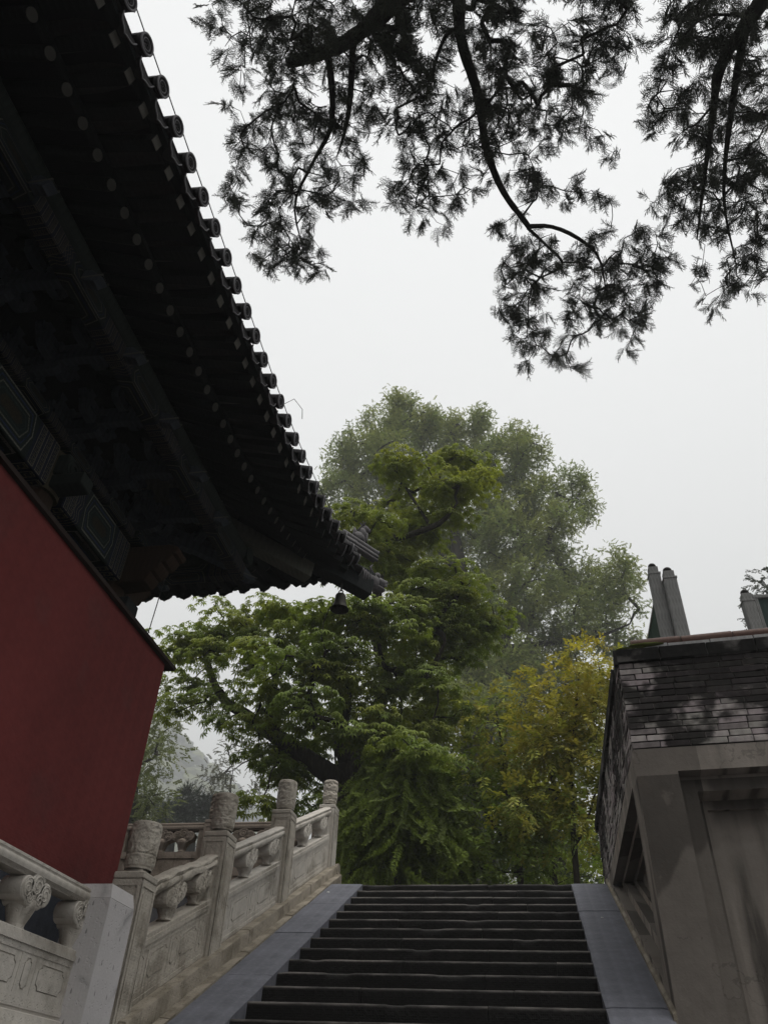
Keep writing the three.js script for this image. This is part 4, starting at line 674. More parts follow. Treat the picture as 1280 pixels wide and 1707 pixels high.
function sprigLeaf(n, L, lw, ll, seed, droop, curl = 0.5) { // a twig along +z with n leaves either side
  const pos = [], r = rng(seed); const ax = t => V3(0.05 * Math.sin(t * 5 + seed), -droop * t * t, t).multiplyScalar(L);
  for (let i = 0; i < 8; i++) { const a = ax(i / 8), b = ax((i + 1) / 8), w = 0.006 * L * (1 - i / 9) * 2; pos.push(a.x - w, a.y, a.z, a.x + w, a.y, a.z, b.x, b.y, b.z); }
  for (let i = 0; i < n; i++) { const t = 0.12 + 0.88 * (i + 0.5) / n, o = ax(t), s = i % 2 ? 1 : -1, a = (0.7 + r() * 0.7) * s; const d = V3(Math.sin(a), (r() - 0.6) * curl, Math.cos(a)).normalize(); const up = V3((r() - 0.5) * 0.9, 1, (r() - 0.5) * 0.9); up.addScaledVector(d, -up.dot(d)).normalize(); addLeaf(pos, o, d, up, ll * (0.7 + 0.6 * r()), lw * (0.8 + 0.4 * r()), 0.25); }
  return triGeo(pos);
}
function grow(trunks, targets, o = {}) { // trunks: [{p:[V3], r:[..], from?}] fixed limbs; targets V3: every one joined to the nearest wood
  const nodes = [], chains = [], r = rng(o.seed || 1), step = o.step || 0.3;
  const fixed = [];
  trunks.forEach((t, ti) => { const cv = new THREE.CatmullRomCurve3(t.p), n = Math.max(4, Math.ceil(cv.getLength() / step)), pts = [], rr = []; for (let i = 0; i <= n; i++) { const u = i / n, p = cv.getPoint(u); const k = u * (t.r.length - 1), a = Math.floor(k), rad = lerp(t.r[a], t.r[Math.min(a + 1, t.r.length - 1)], k - a); const w = t.wob === undefined ? 0.03 : t.wob; p.x += (fbm(p.y * 1.3, ti, 3, 3) - 0.5) * w * 4; p.z += (fbm(p.y * 1.3, ti, 9, 3) - 0.5) * w * 4; pts.push(p); rr.push(rad * (1 + (fbm(i * 0.7, ti, 5, 2) - 0.5) * 0.25)); nodes.push({ p, fixed: true, r: rad }); } fixed.push({ pts, rr, main: t.main }); });
  const T2 = targets.map(p => ({ p, d: 1e9, n: 0 }));
  for (const t of T2) nodes.forEach((nd, i) => { const d = nd.p.distanceToSquared(t.p); if (d < t.d) { t.d = d; t.n = i; } });
  const left = new Set(T2.keys ? [...T2.keys()] : []);
  while (left.size) {
    let bi = -1, bd = 1e12; for (const i of left) if (T2[i].d < bd) { bd = T2[i].d; bi = i; }
    left.delete(bi); const t = T2[bi], A = nodes[t.n], start = nodes.length, L = Math.sqrt(t.d), n = Math.max(1, Math.round(L / step)); let par = t.n; const idx = [t.n];
    const bend = V3(r() - 0.5, r() * 0.6 - 0.1, r() - 0.5).multiplyScalar(L * (o.bend || 0.22));
    for (let i = 1; i <= n; i++) { const u = i / n, p = A.p.clone().lerp(t.p, u).addScaledVector(bend, Math.sin(u * Math.PI)); if (i < n) p.add(V3(r() - 0.5, r() - 0.5, r() - 0.5).multiplyScalar(step * 0.3)); nodes.push({ p, par, cnt: 0 }); par = nodes.length - 1; idx.push(par); }
    for (let k = par; k !== undefined && !nodes[k].fixed; k = nodes[k].par) nodes[k].cnt = (nodes[k].cnt || 0) + 1;
    chains.push(idx);
    for (const j of left) { const q = T2[j]; for (let k = start; k < nodes.length; k++) { const d = nodes[k].p.distanceToSquared(q.p) * 1.15; if (d < q.d) { q.d = d; q.n = k; } } }
  }
  const r0 = o.r0 || 0.008, ex = o.exp || 0.48, rad = nd => nd.fixed ? nd.r : r0 * Math.pow(Math.max(1, nd.cnt), ex), thick = [], thin = [];
  for (const c of chains) { const pts = c.map(i => nodes[i].p), rr = c.map((i, k) => k === 0 ? Math.min(rad(nodes[i]), rad(nodes[c[1]]) * 1.25) : rad(nodes[i])); (rr[0] > (o.split || 1e9) ? thick : thin).push(tube(pts, rr, rr[0] > 0.04 ? 8 : o.sides || 5)); }
  return { fixed, branches: thin.concat(thick) };
}
function leaves(name, parent, geo, m, list, colorOf) { const I = new THREE.InstancedMesh(geo, m, list.length); I.name = name; list.forEach((q, i) => { I.setMatrixAt(i, q.m); I.setColorAt(i, colorOf(q, i)); }); I.castShadow = I.receiveShadow = true; I.userData.kind = 'stuff'; parent.add(I); return I; }
const frame = (p, dir, up, s, roll = 0) => { const z = dir.clone().normalize(); let y = up.clone().addScaledVector(z, -up.dot(z)); if (y.lengthSq() < 1e-4) y = V3(1, 0, 0.3).addScaledVector(z, -z.x); y.normalize(); const x = y.clone().cross(z); if (roll) { const c = Math.cos(roll), q = Math.sin(roll), y2 = y.clone().multiplyScalar(c).addScaledVector(x, q); x.multiplyScalar(c).addScaledVector(y, -q); y.copy(y2); } return new THREE.Matrix4().makeBasis(x.multiplyScalar(s), y.multiplyScalar(s), z.multiplyScalar(s)).setPosition(p); };
const ball = r => { let v; do v = V3(r() * 2 - 1, r() * 2 - 1, r() * 2 - 1); while (v.lengthSq() > 1); return v; };
const pxm = (p) => FPX / -p.clone().applyMatrix4(camera.matrixWorldInverse).z; // photo pixels per metre at a point
function lobesToBoughs(lobes, zMid, zSpread, per, r, flat = 0.8) { // lobes [px,py,rpx,dz]; boughs on and in each lobe
  const out = [];
  for (const [px, py, rp, dz = 0] of lobes) { const c = atZ(px, py, zMid + dz + (r() - 0.5) * zSpread), R = rp / pxm(c), n = Math.max(2, Math.round(per * R * R)); for (let i = 0; i < n; i++) { const b = ball(r); b.normalize().multiplyScalar(R * (0.45 + 0.5 * Math.sqrt(r()))); b.y *= flat; out.push({ c: c.clone().add(b), R, lobe: c }); } }
  return out;
}
function tree(o) { // shared by all broad-leaved trees
  const t = thing(o.name, o.label, 'tree', [o.base.x, o.base.y, o.base.z], o.group); const inv = g => T(g, -o.base.x, -o.base.y, -o.base.z);
  const g = grow(o.trunks, o.targets, { seed: o.seed, step: o.step || 0.35, r0: o.r0 || 0.012, exp: o.exp || 0.5, bend: o.bend, sides: o.sides });
  const main = g.fixed.filter(f => f.main), rest = g.fixed.filter(f => !f.main);
  mesh('trunk', main.map(f => inv(bumpTube(f.pts, f.rr, o.trunkSides || 18))), o.bark || M.bark, t);
  rest.forEach(f => mesh('limb', inv(bumpTube(f.pts, f.rr, 10)), o.bark || M.bark, t));
  if (g.branches.length) { const bm = mesh('branches', g.branches.map(inv), o.bark || M.bark, t, { kind: 'stuff' }); }
  const I = leaves('crown', t, o.leafGeo, o.leafMat, o.list.map(q => { const m = q.m.clone(); m.elements[12] -= o.base.x; m.elements[13] -= o.base.y; m.elements[14] -= o.base.z; return { ...q, m }; }), o.colorOf);
  return t;
}
function bumpTube(pts, rr, sides) { const g = tube(pts, rr, sides), p = g.attributes.position; for (let i = 0; i < p.count - 0; i++) { const ring = Math.floor(i / sides), c = pts[Math.min(ring, pts.length - 1)], R = rr[Math.min(ring, rr.length - 1)]; const x = p.getX(i) - c.x, y = p.getY(i) - c.y, z = p.getZ(i) - c.z, k = 1 + (fbm((i % sides) * 0.9, ring * 0.35, c.x, 3) - 0.5) * 0.45; p.setXYZ(i, c.x + x * k, c.y + y * k, c.z + z * k); } g.computeVertexNormals(); return g; }

// --- horse chestnut in the middle
{
  const r = rng(201), Z = -15.5;
  const A = (px, py, dz = 0) => atZ(px, py, Z + dz);
  const base = atZ(598, 1500, Z).setY(2.4);
  const lobes = [[672, 768, 38, 1], [705, 800, 34], [762, 786, 44], [735, 835, 52], [668, 862, 50], [795, 800, 22, 0.5], [610, 880, 46, 1.5], [700, 905, 42, -0.5], [590, 935, 50, 1], [655, 950, 55], [735, 965, 50, 0.8], [790, 1000, 48, 1], [700, 1020, 60, 0.5], [640, 1035, 60, 1.3], [575, 1030, 60, 1.5], [508, 1045, 55, 1.2], [440, 1035, 50, 1], [375, 1038, 44, 0.6], [322, 1050, 38, 0.2], [297, 1085, 30, 0], [350, 1085, 36, 0.3], [415, 1090, 46, 1.2], [480, 1110, 55, 1.4], [545, 1110, 60, 1.6], [615, 1105, 58, 1.5], [690, 1090, 55, 1], [755, 1070, 50, 0.6], [810, 1050, 34, 0.2], [320, 1150, 26, 0], [300, 1175, 18, 0.2], [352, 1160, 30, 0.3], [395, 1205, 26, 0.3], [415, 1240, 30, 0.4], [440, 1200, 34, 0.6], [470, 1170, 44, 1], [480, 1240, 46, 1], [525, 1190, 50, 1.4], [590, 1180, 40, -1.2], [650, 1170, 48, 1], [715, 1150, 44, 0.5], [455, 1290, 36, 1], [430, 1320, 26, 1.2], [500, 1280, 40, -0.5], [540, 1250, 44, -1.5], [640, 1230, 50, -1], [690, 1190, 40, 0], [600, 1290, 40, -2], [560, 1330, 40, -2.2], [470, 1340, 30, -1], [640, 1222, 46, 2], [700, 1245, 42, 2], [598, 1240, 36, 1.8], [742, 1270, 28, 1.8], [660, 1262, 40, 2.1], [770, 1200, 30, 0], [740, 1225, 30, 1]];
  const boughs = lobesToBoughs(lobes, Z, 1.6, 17, r, 0.75), list = [];
  for (const b of boughs) {
    const R = 0.34 + 0.22 * r(), n = Math.round(34 + 26 * r()), yel = r();
    for (let i = 0; i < n; i++) { const a = r() * 6.283, q = Math.sqrt(r()), p = b.c.clone().add(V3(Math.cos(a) * q * R * 1.25, 0.2 * R * (1 - q * q * 2.2) + (r() - 0.5) * 0.16, Math.sin(a) * q * R * 1.25)); const out = V3(Math.cos(a), -0.25 - 0.5 * q * r(), Math.sin(a)), up = V3(Math.cos(a) * 0.5 * q, 1, Math.sin(a) * 0.5 * q).add(ball(r).multiplyScalar(0.35)); list.push({ m: frame(p, out, up, 0.105 + 0.06 * r()), y: yel, h: p.y, k: r() }); }
  }
  const col = new THREE.Color();
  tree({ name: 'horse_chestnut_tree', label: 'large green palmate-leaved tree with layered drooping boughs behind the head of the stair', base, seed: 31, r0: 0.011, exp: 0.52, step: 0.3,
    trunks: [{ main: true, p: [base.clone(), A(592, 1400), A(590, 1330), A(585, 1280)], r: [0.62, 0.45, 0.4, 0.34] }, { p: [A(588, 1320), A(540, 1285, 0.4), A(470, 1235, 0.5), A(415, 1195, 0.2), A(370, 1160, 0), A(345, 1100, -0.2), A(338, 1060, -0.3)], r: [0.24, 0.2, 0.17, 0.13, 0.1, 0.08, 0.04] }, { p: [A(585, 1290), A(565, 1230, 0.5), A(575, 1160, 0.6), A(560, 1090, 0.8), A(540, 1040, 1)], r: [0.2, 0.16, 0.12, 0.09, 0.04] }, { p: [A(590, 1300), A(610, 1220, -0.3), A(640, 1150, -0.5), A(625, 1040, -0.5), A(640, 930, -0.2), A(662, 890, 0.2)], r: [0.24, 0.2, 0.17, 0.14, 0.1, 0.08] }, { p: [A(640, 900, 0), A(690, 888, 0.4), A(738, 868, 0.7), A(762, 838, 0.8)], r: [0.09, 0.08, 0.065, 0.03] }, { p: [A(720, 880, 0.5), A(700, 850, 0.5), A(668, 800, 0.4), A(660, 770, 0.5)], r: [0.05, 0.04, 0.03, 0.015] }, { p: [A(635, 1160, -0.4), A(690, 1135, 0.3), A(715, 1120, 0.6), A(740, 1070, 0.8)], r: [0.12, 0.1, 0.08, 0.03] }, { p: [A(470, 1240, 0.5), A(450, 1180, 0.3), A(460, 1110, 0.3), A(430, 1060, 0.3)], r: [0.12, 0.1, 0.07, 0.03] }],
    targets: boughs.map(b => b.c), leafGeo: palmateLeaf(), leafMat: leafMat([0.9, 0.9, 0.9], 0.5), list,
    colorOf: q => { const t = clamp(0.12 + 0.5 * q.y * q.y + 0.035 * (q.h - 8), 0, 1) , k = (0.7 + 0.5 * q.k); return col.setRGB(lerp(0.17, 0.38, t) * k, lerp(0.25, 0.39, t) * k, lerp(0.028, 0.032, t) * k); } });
}
// --- tall ginkgo in the mist behind
{
  const r = rng(302), Z = -41, A = (px, py, dz = 0) => atZ(px, py, Z + dz), base = atZ(800, 1475, Z).setY(2.6);
  const lobes = [[665, 690, 34], [640, 712, 38], [700, 710, 34], [600, 755, 40], [575, 775, 30], [655, 760, 46], [730, 735, 46], [780, 715, 32], [795, 705, 20], [770, 770, 50], [835, 770, 46], [860, 745, 32], [885, 760, 26], [560, 830, 40, 2], [620, 830, 50], [700, 820, 60], [780, 840, 60], [850, 830, 56], [905, 830, 36], [950, 815, 30], [975, 850, 22], [945, 860, 28], [850, 900, 60], [900, 890, 40], [780, 930, 60], [700, 920, 60], [620, 920, 60, 2], [920, 950, 40], [965, 960, 34], [1020, 945, 30], [1050, 960, 20], [1000, 985, 34], [1040, 1010, 26], [950, 1020, 46], [880, 990, 56], [1000, 1050, 36], [800, 1020, 60], [850, 1070, 56], [920, 1080, 44], [760, 1100, 44], [870, 1130, 44], [730, 1030, 50], [1040, 1080, 30], [820, 1180, 36, -2], [900, 1160, 50], [720, 1180, 44, -2], [660, 1120, 40, -2], [760, 1240, 50, -3], [850, 1240, 50, -3], [930, 1240, 50, -3], [680, 1260, 50, -3], [820, 1330, 60, -4], [740, 1340, 60, -4], [900, 1340, 60, -4], [980, 1150, 40, -2], [990, 1260, 50, -4], [640, 1340, 50, -4], [800, 1110, 36, 3], [835, 1135, 34, 3], [775, 1150, 36, 3], [820, 1170, 34, 3], [850, 1110, 40, 3], [800, 1430, 60, -4], [900, 1430, 60, -4], [700, 1430, 60, -4]];
  const boughs = lobesToBoughs(lobes, Z, 4, 10, r, 0.95), list = [];
  for (const b of boughs) { const n = 48 + Math.floor(r() * 24), R = 0.7 + 0.35 * r(), out0 = b.c.clone().sub(b.lobe).normalize(), w = r(); for (let i = 0; i < n; i++) { const q = ball(r).add(ball(r)).multiplyScalar(0.6), p = b.c.clone().add(V3(q.x * R, q.y * R * 1.3, q.z * R)); const d = ball(r).addScaledVector(out0, 0.35).add(V3(0, 0.12, 0)); list.push({ m: frame(p, d, V3(0, 1, 0), 0.5 + 0.5 * r(), (r() - 0.5) * 2), w, k: r() }); } }
  const col = new THREE.Color();
  tree({ name: 'ginkgo_tree', label: 'tall feathery grey-green tree rising in the mist behind the others, highest crown in view', base, seed: 41, r0: 0.02, exp: 0.52, step: 0.6, bend: 0.15, sides: 5,
    trunks: [{ main: true, p: [base.clone(), A(790, 1330), A(795, 1200), A(785, 1080), A(770, 960), A(745, 850), A(700, 740)], r: [1.0, 0.9, 0.8, 0.6, 0.42, 0.26, 0.08] }, { p: [A(800, 1250), A(830, 1150), A(850, 1020), A(870, 900), A(860, 780)], r: [0.45, 0.4, 0.3, 0.2, 0.06] }, { p: [A(850, 1020), A(900, 930), A(930, 870), A(960, 830)], r: [0.2, 0.16, 0.1, 0.04] }, { p: [A(845, 1080), A(930, 1070), A(1000, 1060), A(1050, 1040)], r: [0.18, 0.14, 0.1, 0.04] }, { p: [A(770, 960), A(680, 860), A(630, 780), A(590, 750)], r: [0.2, 0.15, 0.1, 0.04] }],
    targets: boughs.map(b => b.c), leafGeo: sprigLeaf(22, 0.42, 0.06, 0.085, 5, 0.35, 1.4), leafMat: leafMat([0.9, 0.9, 0.9], 0.5), list,
    colorOf: q => { const k = 0.7 + 0.6 * q.k, t = q.w; return col.setRGB(lerp(0.24, 0.36, t) * k, lerp(0.31, 0.39, t) * k, lerp(0.085, 0.095, t) * k); } });
}
// --- young yellowing trees on the right, and greener ones beside them
function youngTree(o) {
  const r = rng(o.seed), Z = o.z, A = (px, py, dz = 0) => atZ(px, py, Z + dz), base = atZ(o.foot, 1480, Z).setY(2.45);
  const boughs = lobesToBoughs(o.lobes, Z, o.spread || 1, o.per || 17, r, 1), list = [];
  for (const b of boughs) { const n = o.n || 17; for (let i = 0; i < n; i++) { const q = ball(r), p = b.c.clone().addScaledVector(q, 0.3); const d = q.clone().add(V3(0, -0.15, 0)).add(ball(r).multiplyScalar(0.5)); list.push({ m: frame(p, d, V3(0, 1, 0), (o.s || 1) * (0.65 + 0.5 * r()), (r() - 0.5)), h: p.y, k: r(), k2: r() }); } }
  tree({ name: o.name, label: o.label, group: o.group, base, seed: o.seed + 5, r0: 0.006, exp: 0.5, step: 0.25, bend: 0.2, trunkSides: 10,
    trunks: o.trunks.map((t, i) => ({ main: i === 0, p: [i ? A(...t[0]) : base.clone(), ...t.slice(1).map(q => A(...q))], r: i ? [0.035, 0.03, 0.02, 0.01] : [0.06, 0.05, 0.04, 0.015], wob: 0.02 })), targets: boughs.map(b => b.c), leafGeo: sprigLeaf(9, 0.3, 0.055, o.leaf || 0.1, o.seed, 0.3, 0.9), leafMat: leafMat([0.9, 0.9, 0.9], 0.5), list, colorOf: o.colorOf });
}
{
  const col = new THREE.Color();
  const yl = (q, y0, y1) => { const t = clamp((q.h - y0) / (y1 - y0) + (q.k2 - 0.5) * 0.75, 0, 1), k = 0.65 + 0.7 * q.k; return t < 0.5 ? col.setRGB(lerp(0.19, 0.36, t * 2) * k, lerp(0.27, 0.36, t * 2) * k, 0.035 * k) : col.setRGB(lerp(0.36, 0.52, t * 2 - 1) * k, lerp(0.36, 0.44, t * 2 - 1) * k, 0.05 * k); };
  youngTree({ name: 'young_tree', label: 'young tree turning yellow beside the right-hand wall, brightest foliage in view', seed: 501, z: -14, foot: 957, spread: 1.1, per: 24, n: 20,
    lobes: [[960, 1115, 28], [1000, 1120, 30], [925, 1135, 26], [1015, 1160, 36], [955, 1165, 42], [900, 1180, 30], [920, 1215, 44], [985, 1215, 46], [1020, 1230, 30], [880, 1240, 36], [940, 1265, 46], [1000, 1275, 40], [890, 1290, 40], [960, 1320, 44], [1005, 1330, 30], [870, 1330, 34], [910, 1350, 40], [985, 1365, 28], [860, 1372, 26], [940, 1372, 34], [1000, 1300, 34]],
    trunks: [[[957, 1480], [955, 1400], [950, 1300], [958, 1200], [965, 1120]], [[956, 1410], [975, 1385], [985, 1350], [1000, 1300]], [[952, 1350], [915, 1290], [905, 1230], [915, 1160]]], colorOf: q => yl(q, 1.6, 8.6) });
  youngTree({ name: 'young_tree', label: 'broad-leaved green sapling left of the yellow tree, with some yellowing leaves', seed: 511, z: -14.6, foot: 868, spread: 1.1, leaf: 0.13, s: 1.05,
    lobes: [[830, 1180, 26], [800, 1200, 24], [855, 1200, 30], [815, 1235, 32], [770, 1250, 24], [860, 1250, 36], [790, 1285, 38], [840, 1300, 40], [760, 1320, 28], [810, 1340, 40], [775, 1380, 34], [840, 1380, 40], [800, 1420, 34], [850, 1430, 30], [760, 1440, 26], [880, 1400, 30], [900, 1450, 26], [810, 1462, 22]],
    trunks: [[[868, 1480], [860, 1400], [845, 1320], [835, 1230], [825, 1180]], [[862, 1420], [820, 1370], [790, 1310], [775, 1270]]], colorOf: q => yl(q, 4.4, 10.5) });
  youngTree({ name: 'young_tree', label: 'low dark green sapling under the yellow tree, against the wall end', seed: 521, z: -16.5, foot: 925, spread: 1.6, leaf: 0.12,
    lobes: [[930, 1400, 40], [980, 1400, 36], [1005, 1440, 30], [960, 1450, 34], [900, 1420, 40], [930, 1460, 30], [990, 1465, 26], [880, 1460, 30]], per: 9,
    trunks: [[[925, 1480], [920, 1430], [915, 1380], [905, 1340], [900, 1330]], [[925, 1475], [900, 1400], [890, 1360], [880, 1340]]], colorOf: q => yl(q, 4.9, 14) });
}
// --- weeping tree: domed top, curtains of hanging shoots
{
  const r = rng(601), Z = -14.2, A = (px, py, dz = 0) => atZ(px, py, Z + dz), base = atZ(655, 1490, Z).setY(2.45), list = [], tg = [];
  const c = A(672, 1300), RX = 95 / pxm(c), top = A(672, 1225).y;
  for (let i = 0; i < 1500; i++) { const a = r() * 6.283, q = Math.pow(r(), 0.45), x = c.x + Math.cos(a) * q * RX, z = c.z + Math.sin(a) * q * RX * 0.95, y = top - 1.6 * q * q * (0.5 + 1.0 * fbm(Math.cos(a) * 1.6, Math.sin(a) * 1.6, q * 2, 3)) - r() * 0.5 + 0.5 * (fbm(x * 1.7, z * 1.7, 5, 3) - 0.5); const p = V3(x, y, z); if (i % 9 === 0) tg.push(p); const L = 0.35 + 0.55 * r() * r() + 0.2 * r(); list.push({ m: frame(p, V3(Math.cos(a) * 0.4, -1, Math.sin(a) * 0.4).add(ball(r).multiplyScalar(0.7)), V3(Math.cos(a), 0.2, Math.sin(a)), L, r() * 6), k: r(), q }); }
  for (let i = 0; i < 1100; i++) { const a = r() * 6.283, q = 0.35 + 0.65 * r(), x = c.x + Math.cos(a) * q * RX * 0.95, z = c.z + Math.sin(a) * q * RX * 0.95, y = 2.6 + 2.6 * r(); list.push({ m: frame(V3(x, y, z), V3(Math.cos(a) * 0.2, -1, Math.sin(a) * 0.2).add(ball(r).multiplyScalar(0.8)), V3(Math.cos(a), 0.2, Math.sin(a)), 0.3 + 0.5 * r(), r() * 6), k: r() * 0.9, q }); }
  const col = new THREE.Color();
  tree({ name: 'weeping_tree', label: 'dark weeping tree with curtains of hanging shoots behind the top step', base, seed: 61, r0: 0.008, exp: 0.5, step: 0.25, bend: 0.3,
    trunks: [{ main: true, p: [base.clone(), A(650, 1420), A(665, 1330), A(672, 1270), A(672, 1240)], r: [0.16, 0.13, 0.12, 0.1, 0.05] }], targets: tg, leafGeo: sprigLeaf(44, 1, 0.05, 0.1, 9, 0.25, 1.3), leafMat: leafMat([0.9, 0.9, 0.9], 0.5), list,
    colorOf: q => { const k = 0.6 + 0.7 * q.k; return col.setRGB(0.2 * k, 0.27 * k, 0.03 * k); } });
}
// --- trees in the mist on the left and a tip at the right edge
function mistTree(o) {
  o.lobes = o.lobes.map(q => [q[0], q[1] + (o.sh || 0), ...q.slice(2)]);
  const r = rng(o.seed), Z = o.z, A = (px, py) => atZ(px, py + (o.sh || 0), Z), base = atZ(o.foot, 1480, Z).setY(2.6 + (o.up || 0));
  const boughs = lobesToBoughs(o.lobes, Z, o.spread || 3, o.per || 1.2, r, 1), list = [], col = new THREE.Color();
  for (const b of boughs) { const out0 = b.c.clone().sub(b.lobe).normalize(); for (let i = 0; i < (o.n || 16) * (o.dy ? 1 : 2); i++) { const q = ball(r), p = b.c.clone().addScaledVector(q, o.R || 0.9); list.push({ m: frame(p, q.clone().addScaledVector(out0, o.dy ? 0.8 : 0.3).add(ball(r)).add(V3(0, o.dy || 0, 0)), V3(0, 1, 0), (o.s || 1.2) * (o.dy ? 1 : 0.7) * (0.7 + 0.6 * r()), r() - 0.5), k: r() }); } }
  tree({ name: o.name, label: o.label, base, seed: o.seed + 3, r0: o.r0 || 0.02, step: o.step || 0.8, bend: 0.12, trunkSides: 10, trunks: [{ main: true, p: [base.clone(), ...o.trunk.map(q => A(...q))], r: o.tr || [0.3, 0.25, 0.15, 0.05] }], targets: boughs.map(b => b.c), leafGeo: o.geo || sprigLeaf(13, 0.6, 0.1, 0.13, o.seed, 0.3), leafMat: leafMat([0.9, 0.9, 0.9], 0.5), list, colorOf: q => { const k = 0.7 + 0.6 * q.k; return col.setRGB(o.c[0] * k, o.c[1] * k, o.c[2] * k); } });
}
function needleSprig(n, L, w, seed) { const pos = [], r = rng(seed); for (let i = 0; i < n; i++) { const t = i / n, o = V3(0, 0, t * 0.8), a = r() * 6.283, d = V3(Math.cos(a) * 0.75, Math.sin(a) * 0.75, 0.8).normalize(), e = o.clone().addScaledVector(d, L * (0.7 + 0.5 * r())), s = V3(-Math.sin(a), Math.cos(a), 0).multiplyScalar(w); pos.push(o.x - s.x, o.y - s.y, o.z, o.x + s.x, o.y + s.y, o.z, e.x, e.y, e.z); } return triGeo(pos); }
mistTree({ name: 'distant_tree', label: 'pale green loose tree close to the red wall corner, beyond the upper balustrade', seed: 701, z: -26, foot: 205, spread: 2.5, per: 1.9, n: 15, R: 0.7, s: 0.95, lobes: [[250, 1150, 20], [262, 1172, 18], [240, 1210, 26], [268, 1215, 16], [245, 1250, 30], [272, 1265, 18], [225, 1290, 34], [262, 1240, 24], [215, 1330, 40], [245, 1320, 30], [195, 1300, 40], [265, 1335, 14], [190, 1220, 40], [215, 1160, 40], [230, 1360, 30], [200, 1380, 40]], trunk: [[215, 1380], [222, 1280], [235, 1190], [250, 1140]], c: [0.17, 0.2, 0.06] });
mistTree({ name: 'distant_tree', label: 'grey hazy tree between the pale loose tree and the pines', seed: 711, z: -48, sh: 14, foot: 262, spread: 4, per: 0.8, n: 12, R: 0.8, s: 1.2, lobes: [[262, 1315, 24], [285, 1330, 20], [245, 1340, 24], [270, 1350, 26], [240, 1305, 20], [300, 1350, 20]], trunk: [[262, 1400], [264, 1360], [262, 1330], [262, 1310]], c: [0.09, 0.11, 0.05] });
mistTree({ name: 'distant_tree', label: 'sparse grey tree with brownish leaves just left of the horse chestnut', seed: 721, z: -40, foot: 375, spread: 4, per: 1.2, n: 12, R: 0.6, s: 0.9, lobes: [[345, 1290, 18], [370, 1290, 20], [395, 1275, 24], [420, 1290, 26], [400, 1320, 30], [365, 1325, 24], [430, 1340, 26], [385, 1250, 14], [425, 1240, 24]], tr: [0.1, 0.09, 0.06, 0.02], trunk: [[380, 1400], [385, 1350], [385, 1310], [388, 1285]], c: [0.12, 0.12, 0.07] });
mistTree({ name: 'pine_tree', label: 'misty dark pine rising behind the upper balustrade, left of its dark post', seed: 731, z: -42, sh: 18, foot: 318, spread: 3, per: 1.0, n: 20, R: 0.4, s: 0.6, dy: 0.5, geo: needleSprig(34, 0.5, 0.03, 3), lobes: [[318, 1305, 8], [314, 1322, 12], [325, 1335, 15], [305, 1340, 13], [335, 1352, 16], [300, 1360, 16], [318, 1362, 20], [345, 1368, 16], [290, 1375, 14]], trunk: [[318, 1400], [318, 1360], [317, 1320], [317, 1300]], c: [0.035, 0.048, 0.028] });
mistTree({ name: 'pine_tree', label: 'low misty pine nearer the red wall, shorter of the two pines', seed: 741, z: -42, sh: 8, foot: 285, spread: 3, per: 1.0, n: 20, R: 0.4, s: 0.6, dy: 0.5, geo: needleSprig(34, 0.5, 0.03, 4), lobes: [[282, 1348, 10], [276, 1362, 12], [290, 1362, 12], [268, 1374, 12], [300, 1380, 12], [352, 1345, 12], [360, 1362, 14]], trunk: [[284, 1400], [283, 1375], [283, 1355], [282, 1340]], c: [0.035, 0.046, 0.028] });
mistTree({ name: 'distant_tree', label: 'dark treetop showing over the teal board at the right edge', seed: 751, z: -30, foot: 1290, spread: 2, per: 1.6, n: 16, R: 0.7, s: 1.0, lobes: [[1278, 988, 12], [1295, 975, 22], [1310, 1000, 30], [1290, 1020, 24], [1275, 1040, 16]], trunk: [[1300, 1200], [1298, 1080], [1296, 1020], [1292, 985]], c: [0.04, 0.05, 0.025] });
mistTree({ name: 'dark_shrub', label: 'deep green undergrowth shrub filling the gap behind the sapling trunks', seed: 761, z: -21, foot: 930, spread: 3, per: 4.5, n: 18, R: 0.6, s: 0.8, per2: 1, lobes: [[1000, 1430, 40], [995, 1460, 40], [880, 1380, 50], [950, 1370, 50], [1010, 1400, 40], [900, 1440, 50], [970, 1440, 50], [1015, 1455, 30], [860, 1460, 40], [930, 1470, 40]], trunk: [[930, 1450], [930, 1420], [932, 1390], [935, 1360]], tr: [0.08, 0.07, 0.05, 0.02], c: [0.07, 0.1, 0.02] });
mistTree({ name: 'dark_shrub', label: 'deep green undergrowth shrub between the weeping tree and the saplings', seed: 771, z: -20, foot: 770, spread: 3, per: 3.5, n: 16, R: 0.6, s: 0.8, lobes: [[770, 1330, 50], [740, 1390, 50], [800, 1400, 50], [720, 1450, 40], [780, 1460, 50], [830, 1450, 40], [700, 1300, 40], [810, 1300, 40]], trunk: [[770, 1450], [770, 1400], [768, 1350], [766, 1310]], tr: [0.08, 0.07, 0.05, 0.02], c: [0.06, 0.09, 0.02] });
